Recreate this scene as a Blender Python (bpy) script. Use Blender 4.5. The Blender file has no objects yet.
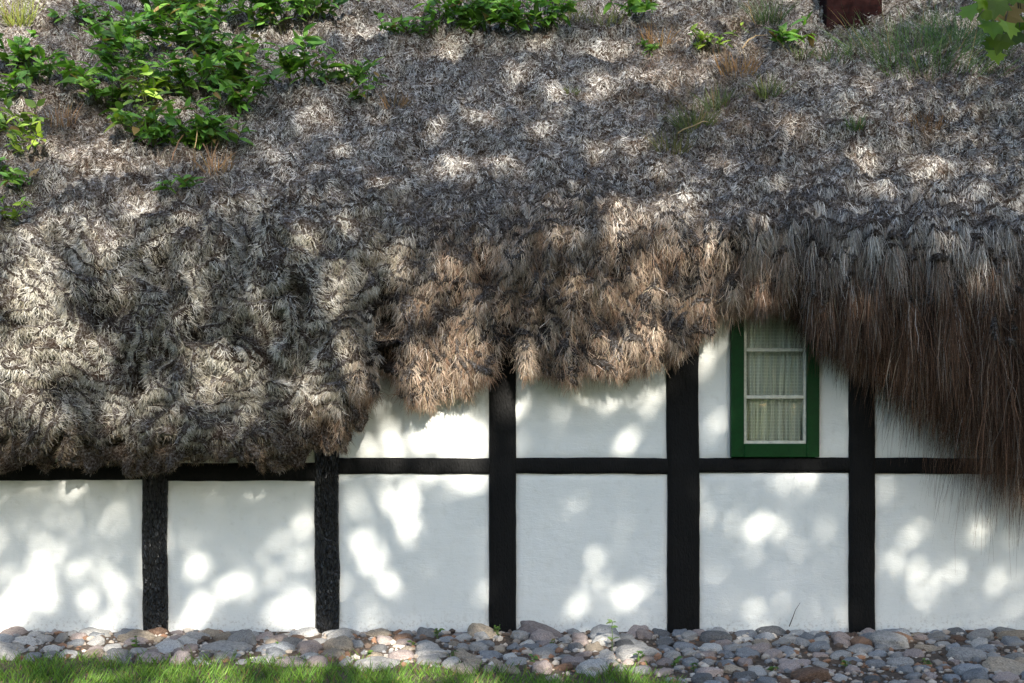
import bpy, math, random
import numpy as np
from mathutils import Vector

random.seed(7)
RNG = np.random.default_rng(11)
sc = bpy.context.scene
COL = sc.collection
R = math.radians

# ------------------------------------------------------------------ camera set-up numbers
CAM_Y, CAM_Z, FPX = -9.0, 1.6, 1280.0
HOR = 400.0                      # picture row of the horizon
K = 9.0 / FPX                    # metres per pixel on the wall


def wx(px): return (px - 512.0) * K
def wz(py): return CAM_Z + (HOR - py) * K


def project(P):
    d = P[..., 1] - CAM_Y
    return 512 + FPX * P[..., 0] / d, HOR - FPX * (P[..., 2] - CAM_Z) / d, d


SUN_EL, SUN_AZ = 27.0, 167.0
SUN = np.array([math.sin(R(SUN_AZ)) * math.cos(R(SUN_EL)), math.cos(R(SUN_AZ)) * math.cos(R(SUN_EL)), math.sin(R(SUN_EL))])

# ------------------------------------------------------------------ numpy noise
_perm = np.random.default_rng(3).permutation(4096)


def _h(i, j, seed):
    return _perm[(_perm[(i + seed * 131) & 4095] + j) & 4095]


def noise2(x, y, seed=0):
    x = np.asarray(x, float); y = np.asarray(y, float)
    i = np.floor(x).astype(int); j = np.floor(y).astype(int)
    fx, fy = x - i, y - j
    u = fx * fx * fx * (fx * (fx * 6 - 15) + 10); v = fy * fy * fy * (fy * (fy * 6 - 15) + 10)

    def g(a, b, dx, dy):
        ang = _h(a, b, seed) * (2 * math.pi / 4096)
        return np.cos(ang) * dx + np.sin(ang) * dy
    n00 = g(i, j, fx, fy); n10 = g(i + 1, j, fx - 1, fy)
    n01 = g(i, j + 1, fx, fy - 1); n11 = g(i + 1, j + 1, fx - 1, fy - 1)
    return ((n00 * (1 - u) + n10 * u) * (1 - v) + (n01 * (1 - u) + n11 * u) * v) * 1.5


def fbm(x, y, o=4, seed=0):
    s = 0; a = 1.0; f = 1.0; t = 0
    for k in range(o):
        s = s + a * noise2(x * f, y * f, seed + k * 7); t += a; a *= .5; f *= 2.03
    return s / t


def ss(a, b, x):
    t = np.clip((x - a) / (b - a), 0, 1)
    return t * t * (3 - 2 * t)


def norm(v):
    return v / np.maximum(np.linalg.norm(v, axis=-1, keepdims=True), 1e-9)


# ------------------------------------------------------------------ object helpers
def link(o, parent=None):
    COL.objects.link(o)
    if parent: o.parent = parent
    return o


def np_mesh(name, V, F, mat, parent=None, cols=None, smooth=False, data=False):
    V = np.asarray(V, np.float32).reshape(-1, 3); F = np.asarray(F, np.int32)
    me = bpy.data.meshes.new(name)
    k = F.shape[1]
    me.vertices.add(len(V)); me.vertices.foreach_set('co', V.ravel())
    me.loops.add(F.size); me.loops.foreach_set('vertex_index', F.ravel())
    me.polygons.add(len(F)); me.polygons.foreach_set('loop_start', np.arange(0, F.size, k, dtype=np.int32))
    me.polygons.foreach_set('use_smooth', np.full(len(F), smooth, dtype=bool))
    me.update(calc_edges=True)
    if cols is not None:
        c = np.ones((len(V), 4), np.float32); c[:, :3] = cols
        me.attributes.new('tint', 'FLOAT_COLOR', 'POINT').data.foreach_set('color', c.ravel())
    if mat: me.materials.append(mat)
    if data: return me
    return link(bpy.data.objects.new(name, me), parent)


class MB:
    def __init__(s): s.v = []; s.f = []; s.c = []; s.n = 0
    def add(s, V, F, c=None):
        V = np.asarray(V, float).reshape(-1, 3); s.v.append(V); s.f.append(np.asarray(F, int) + s.n); s.n += len(V)
        if c is not None: s.c.append(np.broadcast_to(np.asarray(c, float), (len(V), 3)))
    def box(s, x0, x1, y0, y1, z0, z1):
        V = [(x, y, z) for z in (z0, z1) for y in (y0, y1) for x in (x0, x1)]
        s.add(V, [(0, 2, 3, 1), (4, 5, 7, 6), (0, 1, 5, 4), (2, 6, 7, 3), (0, 4, 6, 2), (1, 3, 7, 5)])
    def build(s, name, mat, parent=None, smooth=False):
        return np_mesh(name, np.concatenate(s.v), np.concatenate(s.f), mat, parent, np.concatenate(s.c) if s.c else None, smooth)


def empty(name, loc, label, cat, group=None, kind=None):
    o = bpy.data.objects.new(name, None); o.location = loc; link(o)
    return tag(o, label, cat, group, kind)


def tag(o, label=None, cat=None, group=None, kind=None):
    if label: o['label'] = label
    if cat: o['category'] = cat
    if group: o['group'] = group
    if kind: o['kind'] = kind
    return o


def tube(mb, pts, rad, n=8, c=None):
    pts = np.asarray(pts, float); rad = np.broadcast_to(np.asarray(rad, float), (len(pts),))
    T = norm(np.gradient(pts, axis=0)); ref = np.array([.31, .52, .79])
    A = norm(np.cross(T, ref)); B = np.cross(T, A)
    th = np.arange(n) * 2 * math.pi / n
    V = pts[:, None] + rad[:, None, None] * (A[:, None] * np.cos(th)[None, :, None] + B[:, None] * np.sin(th)[None, :, None])
    F = [(i * n + k, i * n + (k + 1) % n, (i + 1) * n + (k + 1) % n, (i + 1) * n + k) for i in range(len(pts) - 1) for k in range(n)]
    mb.add(V, F, c)


# ------------------------------------------------------------------ materials
def mat_new(name):
    m = bpy.data.materials.new(name); m.use_nodes = True
    nt = m.node_tree; b = nt.nodes['Principled BSDF']
    return m, nt, b


def nd(nt, typ, **kw):
    n = nt.nodes.new(typ)
    for k, v in kw.items():
        if k in n.inputs: n.inputs[k].default_value = v
        else: setattr(n, k, v)
    return n


def ramp(nt, fac, stops):
    r = nt.nodes.new('ShaderNodeValToRGB')
    e = r.color_ramp.elements
    while len(e) < len(stops): e.new(.5)
    for el, (p, c) in zip(e, stops):
        el.position = p; el.color = (*c, 1)
    nt.links.new(fac, r.inputs[0])
    return r.outputs[0]


def bump(nt, b, h, strength, dist):
    bp = nd(nt, 'ShaderNodeBump', Strength=strength, Distance=dist)
    nt.links.new(h, bp.inputs['Height']); nt.links.new(bp.outputs[0], b.inputs['Normal'])
    return bp


def objcoord(nt):
    return nt.nodes.new('ShaderNodeTexCoord').outputs['Object']


def noise_node(nt, vec, scale, detail=6, rough=.55, dist=0):
    n = nd(nt, 'ShaderNodeTexNoise', Scale=scale, Detail=detail, Roughness=rough, Distortion=dist)
    nt.links.new(vec, n.inputs['Vector'])
    return n.outputs[0]


def tint_mat(name, rough=.8, transl=0.0, spec=.3, sheen=0):
    m, nt, b = mat_new(name)
    a = nd(nt, 'ShaderNodeAttribute', attribute_name='tint')
    nt.links.new(a.outputs['Color'], b.inputs['Base Color'])
    b.inputs['Roughness'].default_value = rough
    b.inputs['Specular IOR Level'].default_value = spec
    if transl:
        t = nt.nodes.new('ShaderNodeBsdfTranslucent')
        mx = nd(nt, 'ShaderNodeMixRGB', blend_type='MULTIPLY'); mx.inputs[0].default_value = 1
        mx.inputs[2].default_value = (1.6, 1.7, .6, 1) if transl > .23 else (1, .92, .8, 1)
        nt.links.new(a.outputs['Color'], mx.inputs[1]); nt.links.new(mx.outputs[0], t.inputs[0])
        ms = nt.nodes.new('ShaderNodeMixShader'); ms.inputs[0].default_value = transl
        nt.links.new(b.outputs[0], ms.inputs[1]); nt.links.new(t.outputs[0], ms.inputs[2])
        nt.links.new(ms.outputs[0], nt.nodes['Material Output'].inputs['Surface'])
    return m


M = {}
M['strand'] = tint_mat('dried_seaweed', .85, .22, .12)
M['leaf'] = tint_mat('green_leaf', .5, .35, .4)
M['canopy'] = tint_mat('canopy_leaf', .55, .25, .3)
M['grass'] = tint_mat('grass_blade', .6, .3, .3)
M['stem'] = tint_mat('plant_stem', .7, 0, .3)

# limewash
m, nt, b = mat_new('white_limewash'); M['white'] = m
v = objcoord(nt)
n1 = noise_node(nt, v, 1.7, 5, .6); n2 = noise_node(nt, v, 14, 8, .65); n3 = noise_node(nt, v, 95, 3, .6)
c1 = ramp(nt, n1, [(.3, (.665, .685, .655)), (.7, (.75, .765, .735))])
c2 = ramp(nt, n2, [(.30, (.86, .85, .82)), (.45, (1, 1, 1))])
mx = nd(nt, 'ShaderNodeMixRGB', blend_type='MULTIPLY'); mx.inputs[0].default_value = .55
nt.links.new(c1, mx.inputs[1]); nt.links.new(c2, mx.inputs[2])
# splash dirt at the foot of the wall and thin drip stains
sep = nt.nodes.new('ShaderNodeSeparateXYZ'); nt.links.new(v, sep.inputs[0])
mr = nd(nt, 'ShaderNodeMapRange'); nt.links.new(sep.outputs[2], mr.inputs[0])
mr.inputs[1].default_value = -.03; mr.inputs[2].default_value = .12; mr.inputs[3].default_value = 1; mr.inputs[4].default_value = 0
sp = ramp(nt, noise_node(nt, v, 38, 6, .7), [(.52, (0, 0, 0)), (.64, (1, 1, 1))])
mu = nd(nt, 'ShaderNodeMath', operation='MULTIPLY'); nt.links.new(mr.outputs[0], mu.inputs[0]); nt.links.new(sp, mu.inputs[1])
mu2 = nd(nt, 'ShaderNodeMath', operation='MULTIPLY'); nt.links.new(mu.outputs[0], mu2.inputs[0]); mu2.inputs[1].default_value = .6
mx2 = nd(nt, 'ShaderNodeMixRGB'); nt.links.new(mu2.outputs[0], mx2.inputs[0]); nt.links.new(mx.outputs[0], mx2.inputs[1])
mx2.inputs[2].default_value = (.27, .23, .18, 1)
mp = nd(nt, 'ShaderNodeMapping'); mp.inputs['Scale'].default_value = (22, 1, 1.1); nt.links.new(v, mp.inputs[0])
dr = ramp(nt, noise_node(nt, mp.outputs[0], 1.0, 5, .6), [(.60, (0, 0, 0)), (.78, (1, 1, 1))])
mu3 = nd(nt, 'ShaderNodeMath', operation='MULTIPLY'); nt.links.new(dr, mu3.inputs[0]); mu3.inputs[1].default_value = .14
mx3 = nd(nt, 'ShaderNodeMixRGB'); nt.links.new(mu3.outputs[0], mx3.inputs[0]); nt.links.new(mx2.outputs[0], mx3.inputs[1])
mx3.inputs[2].default_value = (.42, .44, .38, 1)
nt.links.new(mx3.outputs[0], b.inputs['Base Color']); b.inputs['Roughness'].default_value = .92
b.inputs['Specular IOR Level'].default_value = .15
ad = nd(nt, 'ShaderNodeMath', operation='ADD'); nt.links.new(n2, ad.inputs[0])
m4 = nd(nt, 'ShaderNodeMath', operation='MULTIPLY'); nt.links.new(n3, m4.inputs[0]); m4.inputs[1].default_value = .3
nt.links.new(m4.outputs[0], ad.inputs[1])
mpb = nd(nt, 'ShaderNodeMapping'); mpb.inputs['Scale'].default_value = (1, 1, 4); mpb.inputs['Rotation'].default_value = (0, R(20), 0); nt.links.new(v, mpb.inputs[0])
ad2 = nd(nt, 'ShaderNodeMath', operation='ADD'); nt.links.new(ad.outputs[0], ad2.inputs[0]); nt.links.new(noise_node(nt, mpb.outputs[0], 7, 6, .7, 1), ad2.inputs[1])
bump(nt, b, ad2.outputs[0], .32, .014)


def tar(name, crack, base, rough, spec=.12):
    m, nt, b = mat_new(name); v = objcoord(nt)
    mp = nd(nt, 'ShaderNodeMapping'); mp.inputs['Scale'].default_value = (1, 1, .45); nt.links.new(v, mp.inputs[0])
    vo = nd(nt, 'ShaderNodeTexVoronoi', Scale=55.0, feature='DISTANCE_TO_EDGE'); nt.links.new(mp.outputs[0], vo.inputs['Vector'])
    mpg = nd(nt, 'ShaderNodeMapping'); mpg.inputs['Scale'].default_value = (1, 1, .22); nt.links.new(v, mpg.inputs[0])
    n = noise_node(nt, mpg.outputs[0], 55, 7, .7)
    nt.links.new(ramp(nt, n, [(.3, tuple(x * .6 for x in base)), (.72, tuple(x * 1.7 for x in base))]), b.inputs['Base Color'])
    rr = ramp(nt, n, [(.35, (rough - .12,) * 3), (.7, (rough + .15,) * 3)]); nt.links.new(rr, b.inputs['Roughness'])
    a = nd(nt, 'ShaderNodeMath', operation='MULTIPLY_ADD'); nt.links.new(vo.outputs[0], a.inputs[0]); a.inputs[1].default_value = crack
    nt.links.new(n, a.inputs[2]); bump(nt, b, a.outputs[0], .8, .012)
    b.inputs['Specular IOR Level'].default_value = spec
    return m


M['tar'] = tar('black_tar', .6, (.006, .006, .006), .6)
M['tar_cracked'] = tar('cracked_black_tar', 5, (.008, .008, .008), .34, .4)


def paint(name, col, rough=.4, bs=30, br=.25):
    m, nt, b = mat_new(name); v = objcoord(nt); n = noise_node(nt, v, bs, 5, .6)
    nt.links.new(ramp(nt, n, [(.3, tuple(c * .75 for c in col)), (.7, tuple(min(1, c * 1.15) for c in col))]), b.inputs['Base Color'])
    b.inputs['Roughness'].default_value = rough; b.inputs['Specular IOR Level'].default_value = .15; bump(nt, b, n, br, .004)
    return m


M['green'] = paint('green_paint', (.0012, .040, .008), .38)
M['sash'] = paint('white_sash_paint', (.56, .56, .47), .45)
M['dark'] = paint('dark_room', (.05, .045, .04), .9)
M['far_light'] = paint('far_window_light_paint', (.75, .80, .05), .9)  # colour stands in for daylight from a far window
m, nt, b = mat_new('thatch_core'); M['thatch'] = m
v = objcoord(nt); n1 = noise_node(nt, v, 60, 6, .75); n2 = noise_node(nt, v, 5, 5, .65, .5); n3 = noise_node(nt, v, 150, 3, .7)
fine = ramp(nt, n1, [(.34, (.022, .015, .010)), (.47, (.11, .085, .065)), (.56, (.27, .25, .235)), (.68, (.55, .55, .57))])
wide = ramp(nt, n2, [(.33, (.50, .40, .33)), (.48, (.9, .86, .82)), (.62, (1.25, 1.26, 1.30))])
mx = nd(nt, 'ShaderNodeMixRGB', blend_type='MULTIPLY'); mx.inputs[0].default_value = 1
nt.links.new(fine, mx.inputs[1]); nt.links.new(wide, mx.inputs[2])
at_ = nd(nt, 'ShaderNodeAttribute', attribute_name='tint'); mt = nd(nt, 'ShaderNodeMixRGB', blend_type='MULTIPLY'); mt.inputs[0].default_value = 1
nt.links.new(mx.outputs[0], mt.inputs[1]); nt.links.new(at_.outputs['Color'], mt.inputs[2]); nt.links.new(mt.outputs[0], b.inputs['Base Color'])
b.inputs['Roughness'].default_value = .95; b.inputs['Specular IOR Level'].default_value = .1
ad = nd(nt, 'ShaderNodeMath', operation='ADD'); nt.links.new(n1, ad.inputs[0]); nt.links.new(n3, ad.inputs[1]); bump(nt, b, ad.outputs[0], 1, .03)
M['bark'] = paint('tree_bark', (.09, .07, .05), .9, 18, 1)

# glass
m, nt, b = mat_new('window_glass'); M['glass'] = m
nt.nodes.remove(b)
tr = nd(nt, 'ShaderNodeBsdfTransparent'); tr.inputs[0].default_value = (.93, .96, .93, 1)
gl = nd(nt, 'ShaderNodeBsdfGlossy', Roughness=.02)
fr = nd(nt, 'ShaderNodeFresnel', IOR=1.5)
nzz = noise_node(nt, objcoord(nt), 4, 2); bp = nd(nt, 'ShaderNodeBump', Strength=.06, Distance=.02); nt.links.new(nzz, bp.inputs['Height'])
nt.links.new(bp.outputs[0], gl.inputs['Normal'])
ms = nd(nt, 'ShaderNodeMixShader'); nt.links.new(fr.outputs[0], ms.inputs[0]); nt.links.new(tr.outputs[0], ms.inputs[1]); nt.links.new(gl.outputs[0], ms.inputs[2])
nt.links.new(ms.outputs[0], nt.nodes['Material Output'].inputs['Surface'])

# net curtain
m, nt, b = mat_new('net_curtain'); M['net'] = m
v = objcoord(nt); sep = nt.nodes.new('ShaderNodeSeparateXYZ'); nt.links.new(v, sep.inputs[0])


def stripes(out, freq, thr):
    a = nd(nt, 'ShaderNodeMath', operation='MULTIPLY'); nt.links.new(out, a.inputs[0]); a.inputs[1].default_value = freq
    f = nd(nt, 'ShaderNodeMath', operation='FRACT'); nt.links.new(a.outputs[0], f.inputs[0])
    g = nd(nt, 'ShaderNodeMath', operation='LESS_THAN'); nt.links.new(f.outputs[0], g.inputs[0]); g.inputs[1].default_value = thr
    return g.outputs[0]


mxx = nd(nt, 'ShaderNodeMath', operation='MAXIMUM'); nt.links.new(stripes(sep.outputs[0], 46, .30), mxx.inputs[0]); nt.links.new(stripes(sep.outputs[2], 42, .28), mxx.inputs[1])
al = nd(nt, 'ShaderNodeMapRange'); nt.links.new(mxx.outputs[0], al.inputs[0]); al.inputs[3].default_value = .68; al.inputs[4].default_value = .86
nt.links.new(al.outputs[0], b.inputs['Alpha']); b.inputs['Base Color'].default_value = (.92, .92, .87, 1); b.inputs['Roughness'].default_value = .9

# brick
m, nt, b = mat_new('dark_red_brick'); M['brick'] = m
v = objcoord(nt); mp = nd(nt, 'ShaderNodeMapping'); mp.inputs['Rotation'].default_value = (R(90), 0, 0); nt.links.new(v, mp.inputs[0])
br = nd(nt, 'ShaderNodeTexBrick', Scale=4.2); nt.links.new(mp.outputs[0], br.inputs['Vector'])
br.inputs['Color1'].default_value = (.020, .007, .006, 1); br.inputs['Color2'].default_value = (.014, .006, .006, 1); br.inputs['Mortar'].default_value = (.014, .007, .007, 1)
mx = nd(nt, 'ShaderNodeMixRGB', blend_type='MULTIPLY'); mx.inputs[0].default_value = .8
nt.links.new(br.outputs[0], mx.inputs[1]); nt.links.new(ramp(nt, noise_node(nt, v, 16, 6, .7), [(.35, (.3, .3, .3)), (.65, (1.2, 1.2, 1.2))]), mx.inputs[2])
nt.links.new(mx.outputs[0], b.inputs['Base Color']); b.inputs['Roughness'].default_value = .9; b.inputs['Specular IOR Level'].default_value = .04; bump(nt, b, br.outputs[1], -.6, .01)

# ground
m, nt, b = mat_new('soil_and_lawn'); M['ground'] = m
v = objcoord(nt); sep = nt.nodes.new('ShaderNodeSeparateXYZ'); nt.links.new(v, sep.inputs[0])
n1 = noise_node(nt, v, 30, 7, .7); n2 = noise_node(nt, v, 2.2, 4, .6)
soil = ramp(nt, n1, [(.3, (.028, .02, .014)), (.52, (.085, .06, .042)), (.75, (.19, .14, .1))])
turf = ramp(nt, n1, [(.3, (.012, .028, .006)), (.7, (.05, .09, .02))])
ma = nd(nt, 'ShaderNodeMath', operation='MULTIPLY_ADD'); nt.links.new(n2, ma.inputs[0]); ma.inputs[1].default_value = .5; nt.links.new(sep.outputs[1], ma.inputs[2])
mr = nd(nt, 'ShaderNodeMapRange'); nt.links.new(ma.outputs[0], mr.inputs[0])
mr.inputs[1].default_value = -1.35; mr.inputs[2].default_value = -1.1; mr.inputs[3].default_value = 1; mr.inputs[4].default_value = 0
mx = nd(nt, 'ShaderNodeMixRGB'); nt.links.new(mr.outputs[0], mx.inputs[0]); nt.links.new(soil, mx.inputs[1]); nt.links.new(turf, mx.inputs[2])
nt.links.new(mx.outputs[0], b.inputs['Base Color']); b.inputs['Roughness'].default_value = .95; bump(nt, b, n1, .9, .03)


def stone_mat(name, c, vein):
    m, nt, b = mat_new(name); v = objcoord(nt)
    oi = nt.nodes.new('ShaderNodeObjectInfo')
    ad = nd(nt, 'ShaderNodeVectorMath', operation='ADD'); nt.links.new(v, ad.inputs[0])
    cb = nt.nodes.new('ShaderNodeCombineXYZ')
    mm = nd(nt, 'ShaderNodeMath', operation='MULTIPLY'); nt.links.new(oi.outputs['Random'], mm.inputs[0]); mm.inputs[1].default_value = 40
    nt.links.new(mm.outputs[0], cb.inputs[0]); nt.links.new(cb.outputs[0], ad.inputs[1])
    n1 = noise_node(nt, ad.outputs[0], 9, 8, .68, .6); n2 = noise_node(nt, ad.outputs[0], 70, 3, .7)
    a = ramp(nt, n1, [(.3, tuple(x * .4 for x in c)), (.5, c), (.72, vein)])
    mx = nd(nt, 'ShaderNodeMixRGB', blend_type='MULTIPLY'); mx.inputs[0].default_value = .7
    nt.links.new(a, mx.inputs[1]); nt.links.new(ramp(nt, n2, [(.35, (.38, .38, .38)), (.6, (1.15, 1.15, 1.15))]), mx.inputs[2])
    hs = nd(nt, 'ShaderNodeHueSaturation'); nt.links.new(mx.outputs[0], hs.inputs['Color'])
    mr = nd(nt, 'ShaderNodeMapRange'); nt.links.new(oi.outputs['Random'], mr.inputs[0]); mr.inputs[3].default_value = .85; mr.inputs[4].default_value = 1.45
    nt.links.new(mr.outputs[0], hs.inputs['Value'])
    nt.links.new(hs.outputs[0], b.inputs['Base Color']); b.inputs['Roughness'].default_value = .75; b.inputs['Specular IOR Level'].default_value = .25
    bump(nt, b, n1, .5, .02)
    return m


STONES = [('pale grey', (.34, .33, .31), (.48, .46, .42)), ('blue-grey', (.185, .195, .205), (.30, .31, .32)),
          ('pinkish grey', (.255, .21, .19), (.38, .32, .29)), ('dark grey', (.105, .105, .105), (.2, .2, .2)),
          ('rust brown', (.14, .085, .058), (.24, .17, .12)), ('mid grey', (.22, .215, .205), (.33, .32, .3)),
          ('tan', (.26, .215, .16), (.40, .34, .27))]
SMAT = [stone_mat('stone_' + n.replace(' ', '_').replace('-', '_'), c, vv) for n, c, vv in STONES]

# ================================================================== GROUND
ys = np.concatenate([np.linspace(200, 1, 12), np.linspace(.5, -2.6, 125), np.linspace(-3, -200, 30)])
xs = np.concatenate([np.linspace(-200, -6, 15), np.linspace(-5.5, 5.5, 260), np.linspace(6, 200, 15)])


def ground_z(x, y):
    o = -np.asarray(y, float)
    base = -.032 - .110 * np.clip(o / 1.25, 0, 1)
    near = (np.abs(x) < 5.6) & (o > -.3) & (o < 2.6)
    return base + np.where(near, .018 * fbm(x * 4, y * 4, 3, 5), 0)


XX, YY = np.meshgrid(xs, ys)
ZZ = ground_z(XX, YY)
nx, ny = len(xs), len(ys)
idx = np.arange(nx * ny).reshape(ny, nx)
F = np.stack([idx[:-1, :-1], idx[1:, :-1], idx[1:, 1:], idx[:-1, 1:]], -1).reshape(-1, 4)
g = np_mesh('ground', np.stack([XX, YY, ZZ], -1), F, M['ground'], smooth=True)
g['kind'] = 'structure'

# ================================================================== HOUSE
house = empty('half_timbered_house', (0, 0, 0), 'long white half-timbered cottage with black tarred timbers under a shaggy seaweed roof', 'house')

POSTS = [(142, 167), (315, 339), (489, 516), (667, 699), (849, 875), (1082, 1108)]
POSTS = [(-206, -180), (-34, -9)] + POSTS + [(1190, 1216)]
WALL_T = .30


def beam(name, mat, x0, x1, z0, z1, front, axis, wob=.006, seed=0, back=.12):
    """A hewn timber: rounded rectangular section lofted along its length with uneven faces."""
    L = (z1 - z0) if axis == 'z' else (x1 - x0)
    w = (x1 - x0) if axis == 'z' else (z1 - z0)
    n = max(8, int(L / .03)); t = np.linspace(0, 1, n)
    sec = [(-.5, 1), (-.5, .5), (-.5, .12), (-.46, .02), (-.3, 0), (-.1, -.01), (.1, -.01), (.3, 0), (.46, .02), (.5, .12), (.5, .5), (.5, 1)]
    V = np.zeros((n, len(sec), 3))
    for k, (a, d) in enumerate(sec):
        e = wob * fbm(t * L * 5, np.full(n, k * .13 if a < 0 else 9 + k * .13), 3, seed + 40)
        bow = wob * 1.2 * noise2(t * L * 1.3, np.full(n, seed * 3.7), seed)
        q = a * w + e + bow
        depth = front + d * back + .004 * fbm(t * L * 12, np.full(n, k * 1.7), 3, seed + 9) * (d < .4)
        if axis == 'z': V[:, k] = np.stack([(x0 + x1) / 2 + q, depth, z0 + t * L], -1)
        else: V[:, k] = np.stack([x0 + t * L, depth, (z0 + z1) / 2 + q], -1)
    m_ = len(sec); F = []
    for i in range(n - 1):
        for k in range(m_):
            F.append((i * m_ + k, (i + 1) * m_ + k, (i + 1) * m_ + (k + 1) % m_, i * m_ + (k + 1) % m_))
    V = V.reshape(-1, 3)
    mb = MB(); mb.add(V, F)
    for i in (0, n - 1):  # end caps
        c0 = len(V) + (0 if i == 0 else 1)
    o = mb.build(name, mat, house, True)
    return o


for i, (a, b_) in enumerate(POSTS):
    p = beam('timber_post', M['tar_cracked'] if a in (315, 142) else M['tar'], wx(a), wx(b_), -.12, 2.75, -.022, 'z', .009 if a in (142, 315) else .005, i)
    if a == 315: p['label'] = 'post of cracked glossy tar'
# rails butt between the posts
prev = None
for i in range(len(POSTS) - 1):
    x0, x1 = wx(POSTS[i][1]), wx(POSTS[i + 1][0])
    left = POSTS[i][1] < 320
    zt, zb = (wz(462.5), wz(480.5)) if left else (wz(458), wz(474))
    if POSTS[i][1] == 699: zt, zb = wz(457.5), wz(471.5)
    beam('timber_rail', M['tar'], x0 - .006, x1 + .006, zb, zt, -.016, 'x', .006, 20 + i)


def panel(x0, x1, z0, z1, seed, front=0.0):
    """White infill panel: a closed slab whose front is slightly pillowed and hand-uneven."""
    nx = max(4, int((x1 - x0) / .025)); nz = max(4, int((z1 - z0) / .025))
    xs = np.linspace(x0, x1, nx); zs = np.linspace(z0, z1, nz)
    X, Z = np.meshgrid(xs, zs)
    e = np.minimum(np.minimum(X - x0, x1 - X), np.minimum(Z - z0, z1 - Z))
    Y = front + .012 * np.exp(-(e / .02) ** 2) - .005 * fbm(X * 2.2, Z * 2.2, 4, seed) - .0022 * fbm(X * 11, Z * 11, 3, seed + 3)
    idx = np.arange(nx * nz).reshape(nz, nx)
    F = np.stack([idx[:-1, :-1], idx[:-1, 1:], idx[1:, 1:], idx[1:, :-1]], -1).reshape(-1, 4)
    mb = MB(); mb.add(np.stack([X, Y, Z], -1), F)
    # edge returns and back
    ring = np.concatenate([idx[0, :], idx[1:, -1], idx[-1, -2::-1], idx[-2:0:-1, 0]])
    P = np.stack([X, Y, Z], -1).reshape(-1, 3)[ring]; Bk = P.copy(); Bk[:, 1] = WALL_T
    k = len(ring)
    mb.add(np.concatenate([P, Bk]), [(i, k + i, k + (i + 1) % k, (i + 1) % k) for i in range(k)])
    mb.build('wall_panel', M['white'], house, True)


WIN = (730, 818)
for i in range(len(POSTS) - 1):
    x0, x1 = wx(POSTS[i][1]) - .012, wx(POSTS[i + 1][0]) + .012
    left = POSTS[i][1] < 320
    zl0, zu0 = (wz(480.5) + .006, wz(462.5) - .006) if left else (wz(474) + .006, wz(458) - .006)
    panel(x0, x1, -.12, zl0, i * 5)
    if POSTS[i][1] == 699:
        panel(x0, wx(WIN[0]) + .01, zu0, 2.7, 100); panel(wx(WIN[1]) - .01, x1, zu0, 2.7, 101)
        panel(wx(WIN[0]) + .012, wx(WIN[1]) - .012, wz(289), 2.7, 102)
    else:
        panel(x0, x1, zu0, 2.7, i * 5 + 50)
# gable ends and rear wall
X0, X1 = wx(POSTS[0][0]), wx(POSTS[-1][1])
mb = MB(); mb.box(X0 + .02, X1 - .02, 6.2, 6.5, -.1, 2.9); mb.build('rear_wall', M['white'], house)
for xa in (X0 + .02, X1 - .32):
    mb = MB(); prof = [(.32, -.1), (6.18, -.1), (6.18, 2.9), (3.5, 5.6), (.32, 2.9)]
    V = [(x, y, z) for x in (xa, xa + .3) for y, z in prof]
    me = bpy.data.meshes.new('gable_wall'); me.from_pydata(V, [], [(0, 1, 2, 3, 4), (9, 8, 7, 6, 5)] + [(i, 5 + i, 5 + (i + 1) % 5, (i + 1) % 5) for i in range(5)])
    me.materials.append(M['white']); link(bpy.data.objects.new('gable_wall', me), house)

# ---- window
wx0, wx1 = wx(WIN[0]), wx(WIN[1]); wzb, wzt = wz(457), wz(289)
ox0, ox1, oz0, oz1 = wx(743), wx(805.5), wz(443.5), wz(302)
mb = MB()
mb.box(wx0, ox0, -.045, .16, wzb, wzt); mb.box(ox1, wx1, -.045, .16, wzb, wzt)
mb.box(ox0, ox1, -.043, .16, wzb, oz0); mb.box(ox0, ox1, -.043, .16, oz1, wzt)
win = mb.build('window', M['green'], house)
bv = win.modifiers.new('soften', 'BEVEL'); bv.width = .005; bv.segments = 2
win['label'] = 'green framed three-pane window with net curtain'
s = .019
mb = MB()
mb.box(ox0 + .001, ox0 + s, -.022, .03, oz0, oz1); mb.box(ox1 - s, ox1 - .001, -.022, .03, oz0, oz1)
mb.box(ox0 + s, ox1 - s, -.021, .03, oz0, oz0 + s * 1.1); mb.box(ox0 + s, ox1 - s, -.021, .03, oz1 - s, oz1 - .001)
mb.build('sash', M['sash'], win)
mz = [wz(397), wz(350)]
for z in mz:
    mb = MB(); mb.box(ox0 + s, ox1 - s, -.019, .025, z - .012, z + .012); o = mb.build('glazing_bar', M['sash'], win)
    bv = o.modifiers.new('soften', 'BEVEL'); bv.width = .004; bv.segments = 2
zz = [oz0 + s, mz[0], mz[1], oz1 - s]
for k in range(3):
    mb = MB(); mb.box(ox0 + s, ox1 - s, .004, .008, zz[k] + (.016 if k else 0), zz[k + 1] - (.016 if k < 2 else 0)); mb.build('pane', M['glass'], win)
xs = np.linspace(ox0 + .004, ox1 - .004, 160); zs = np.linspace(oz0 + .005, oz1 - .005, 40)
X, Z = np.meshgrid(xs, zs)
ph = X * 95 + 2.2 * noise2(X * 9, Z * 1.2, 4)
Y = .062 + (.020 * np.sin(ph)) + .010 * np.sin(ph * 2.3 + 1) + .004 * noise2(X * 30, Z * 4, 8)
idx = np.arange(X.size).reshape(X.shape)
F = np.stack([idx[:-1, :-1], idx[:-1, 1:], idx[1:, 1:], idx[1:, :-1]], -1).reshape(-1, 4)
np_mesh('curtain', np.stack([X, Y, Z], -1), F, M['net'], win, smooth=True)
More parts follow.
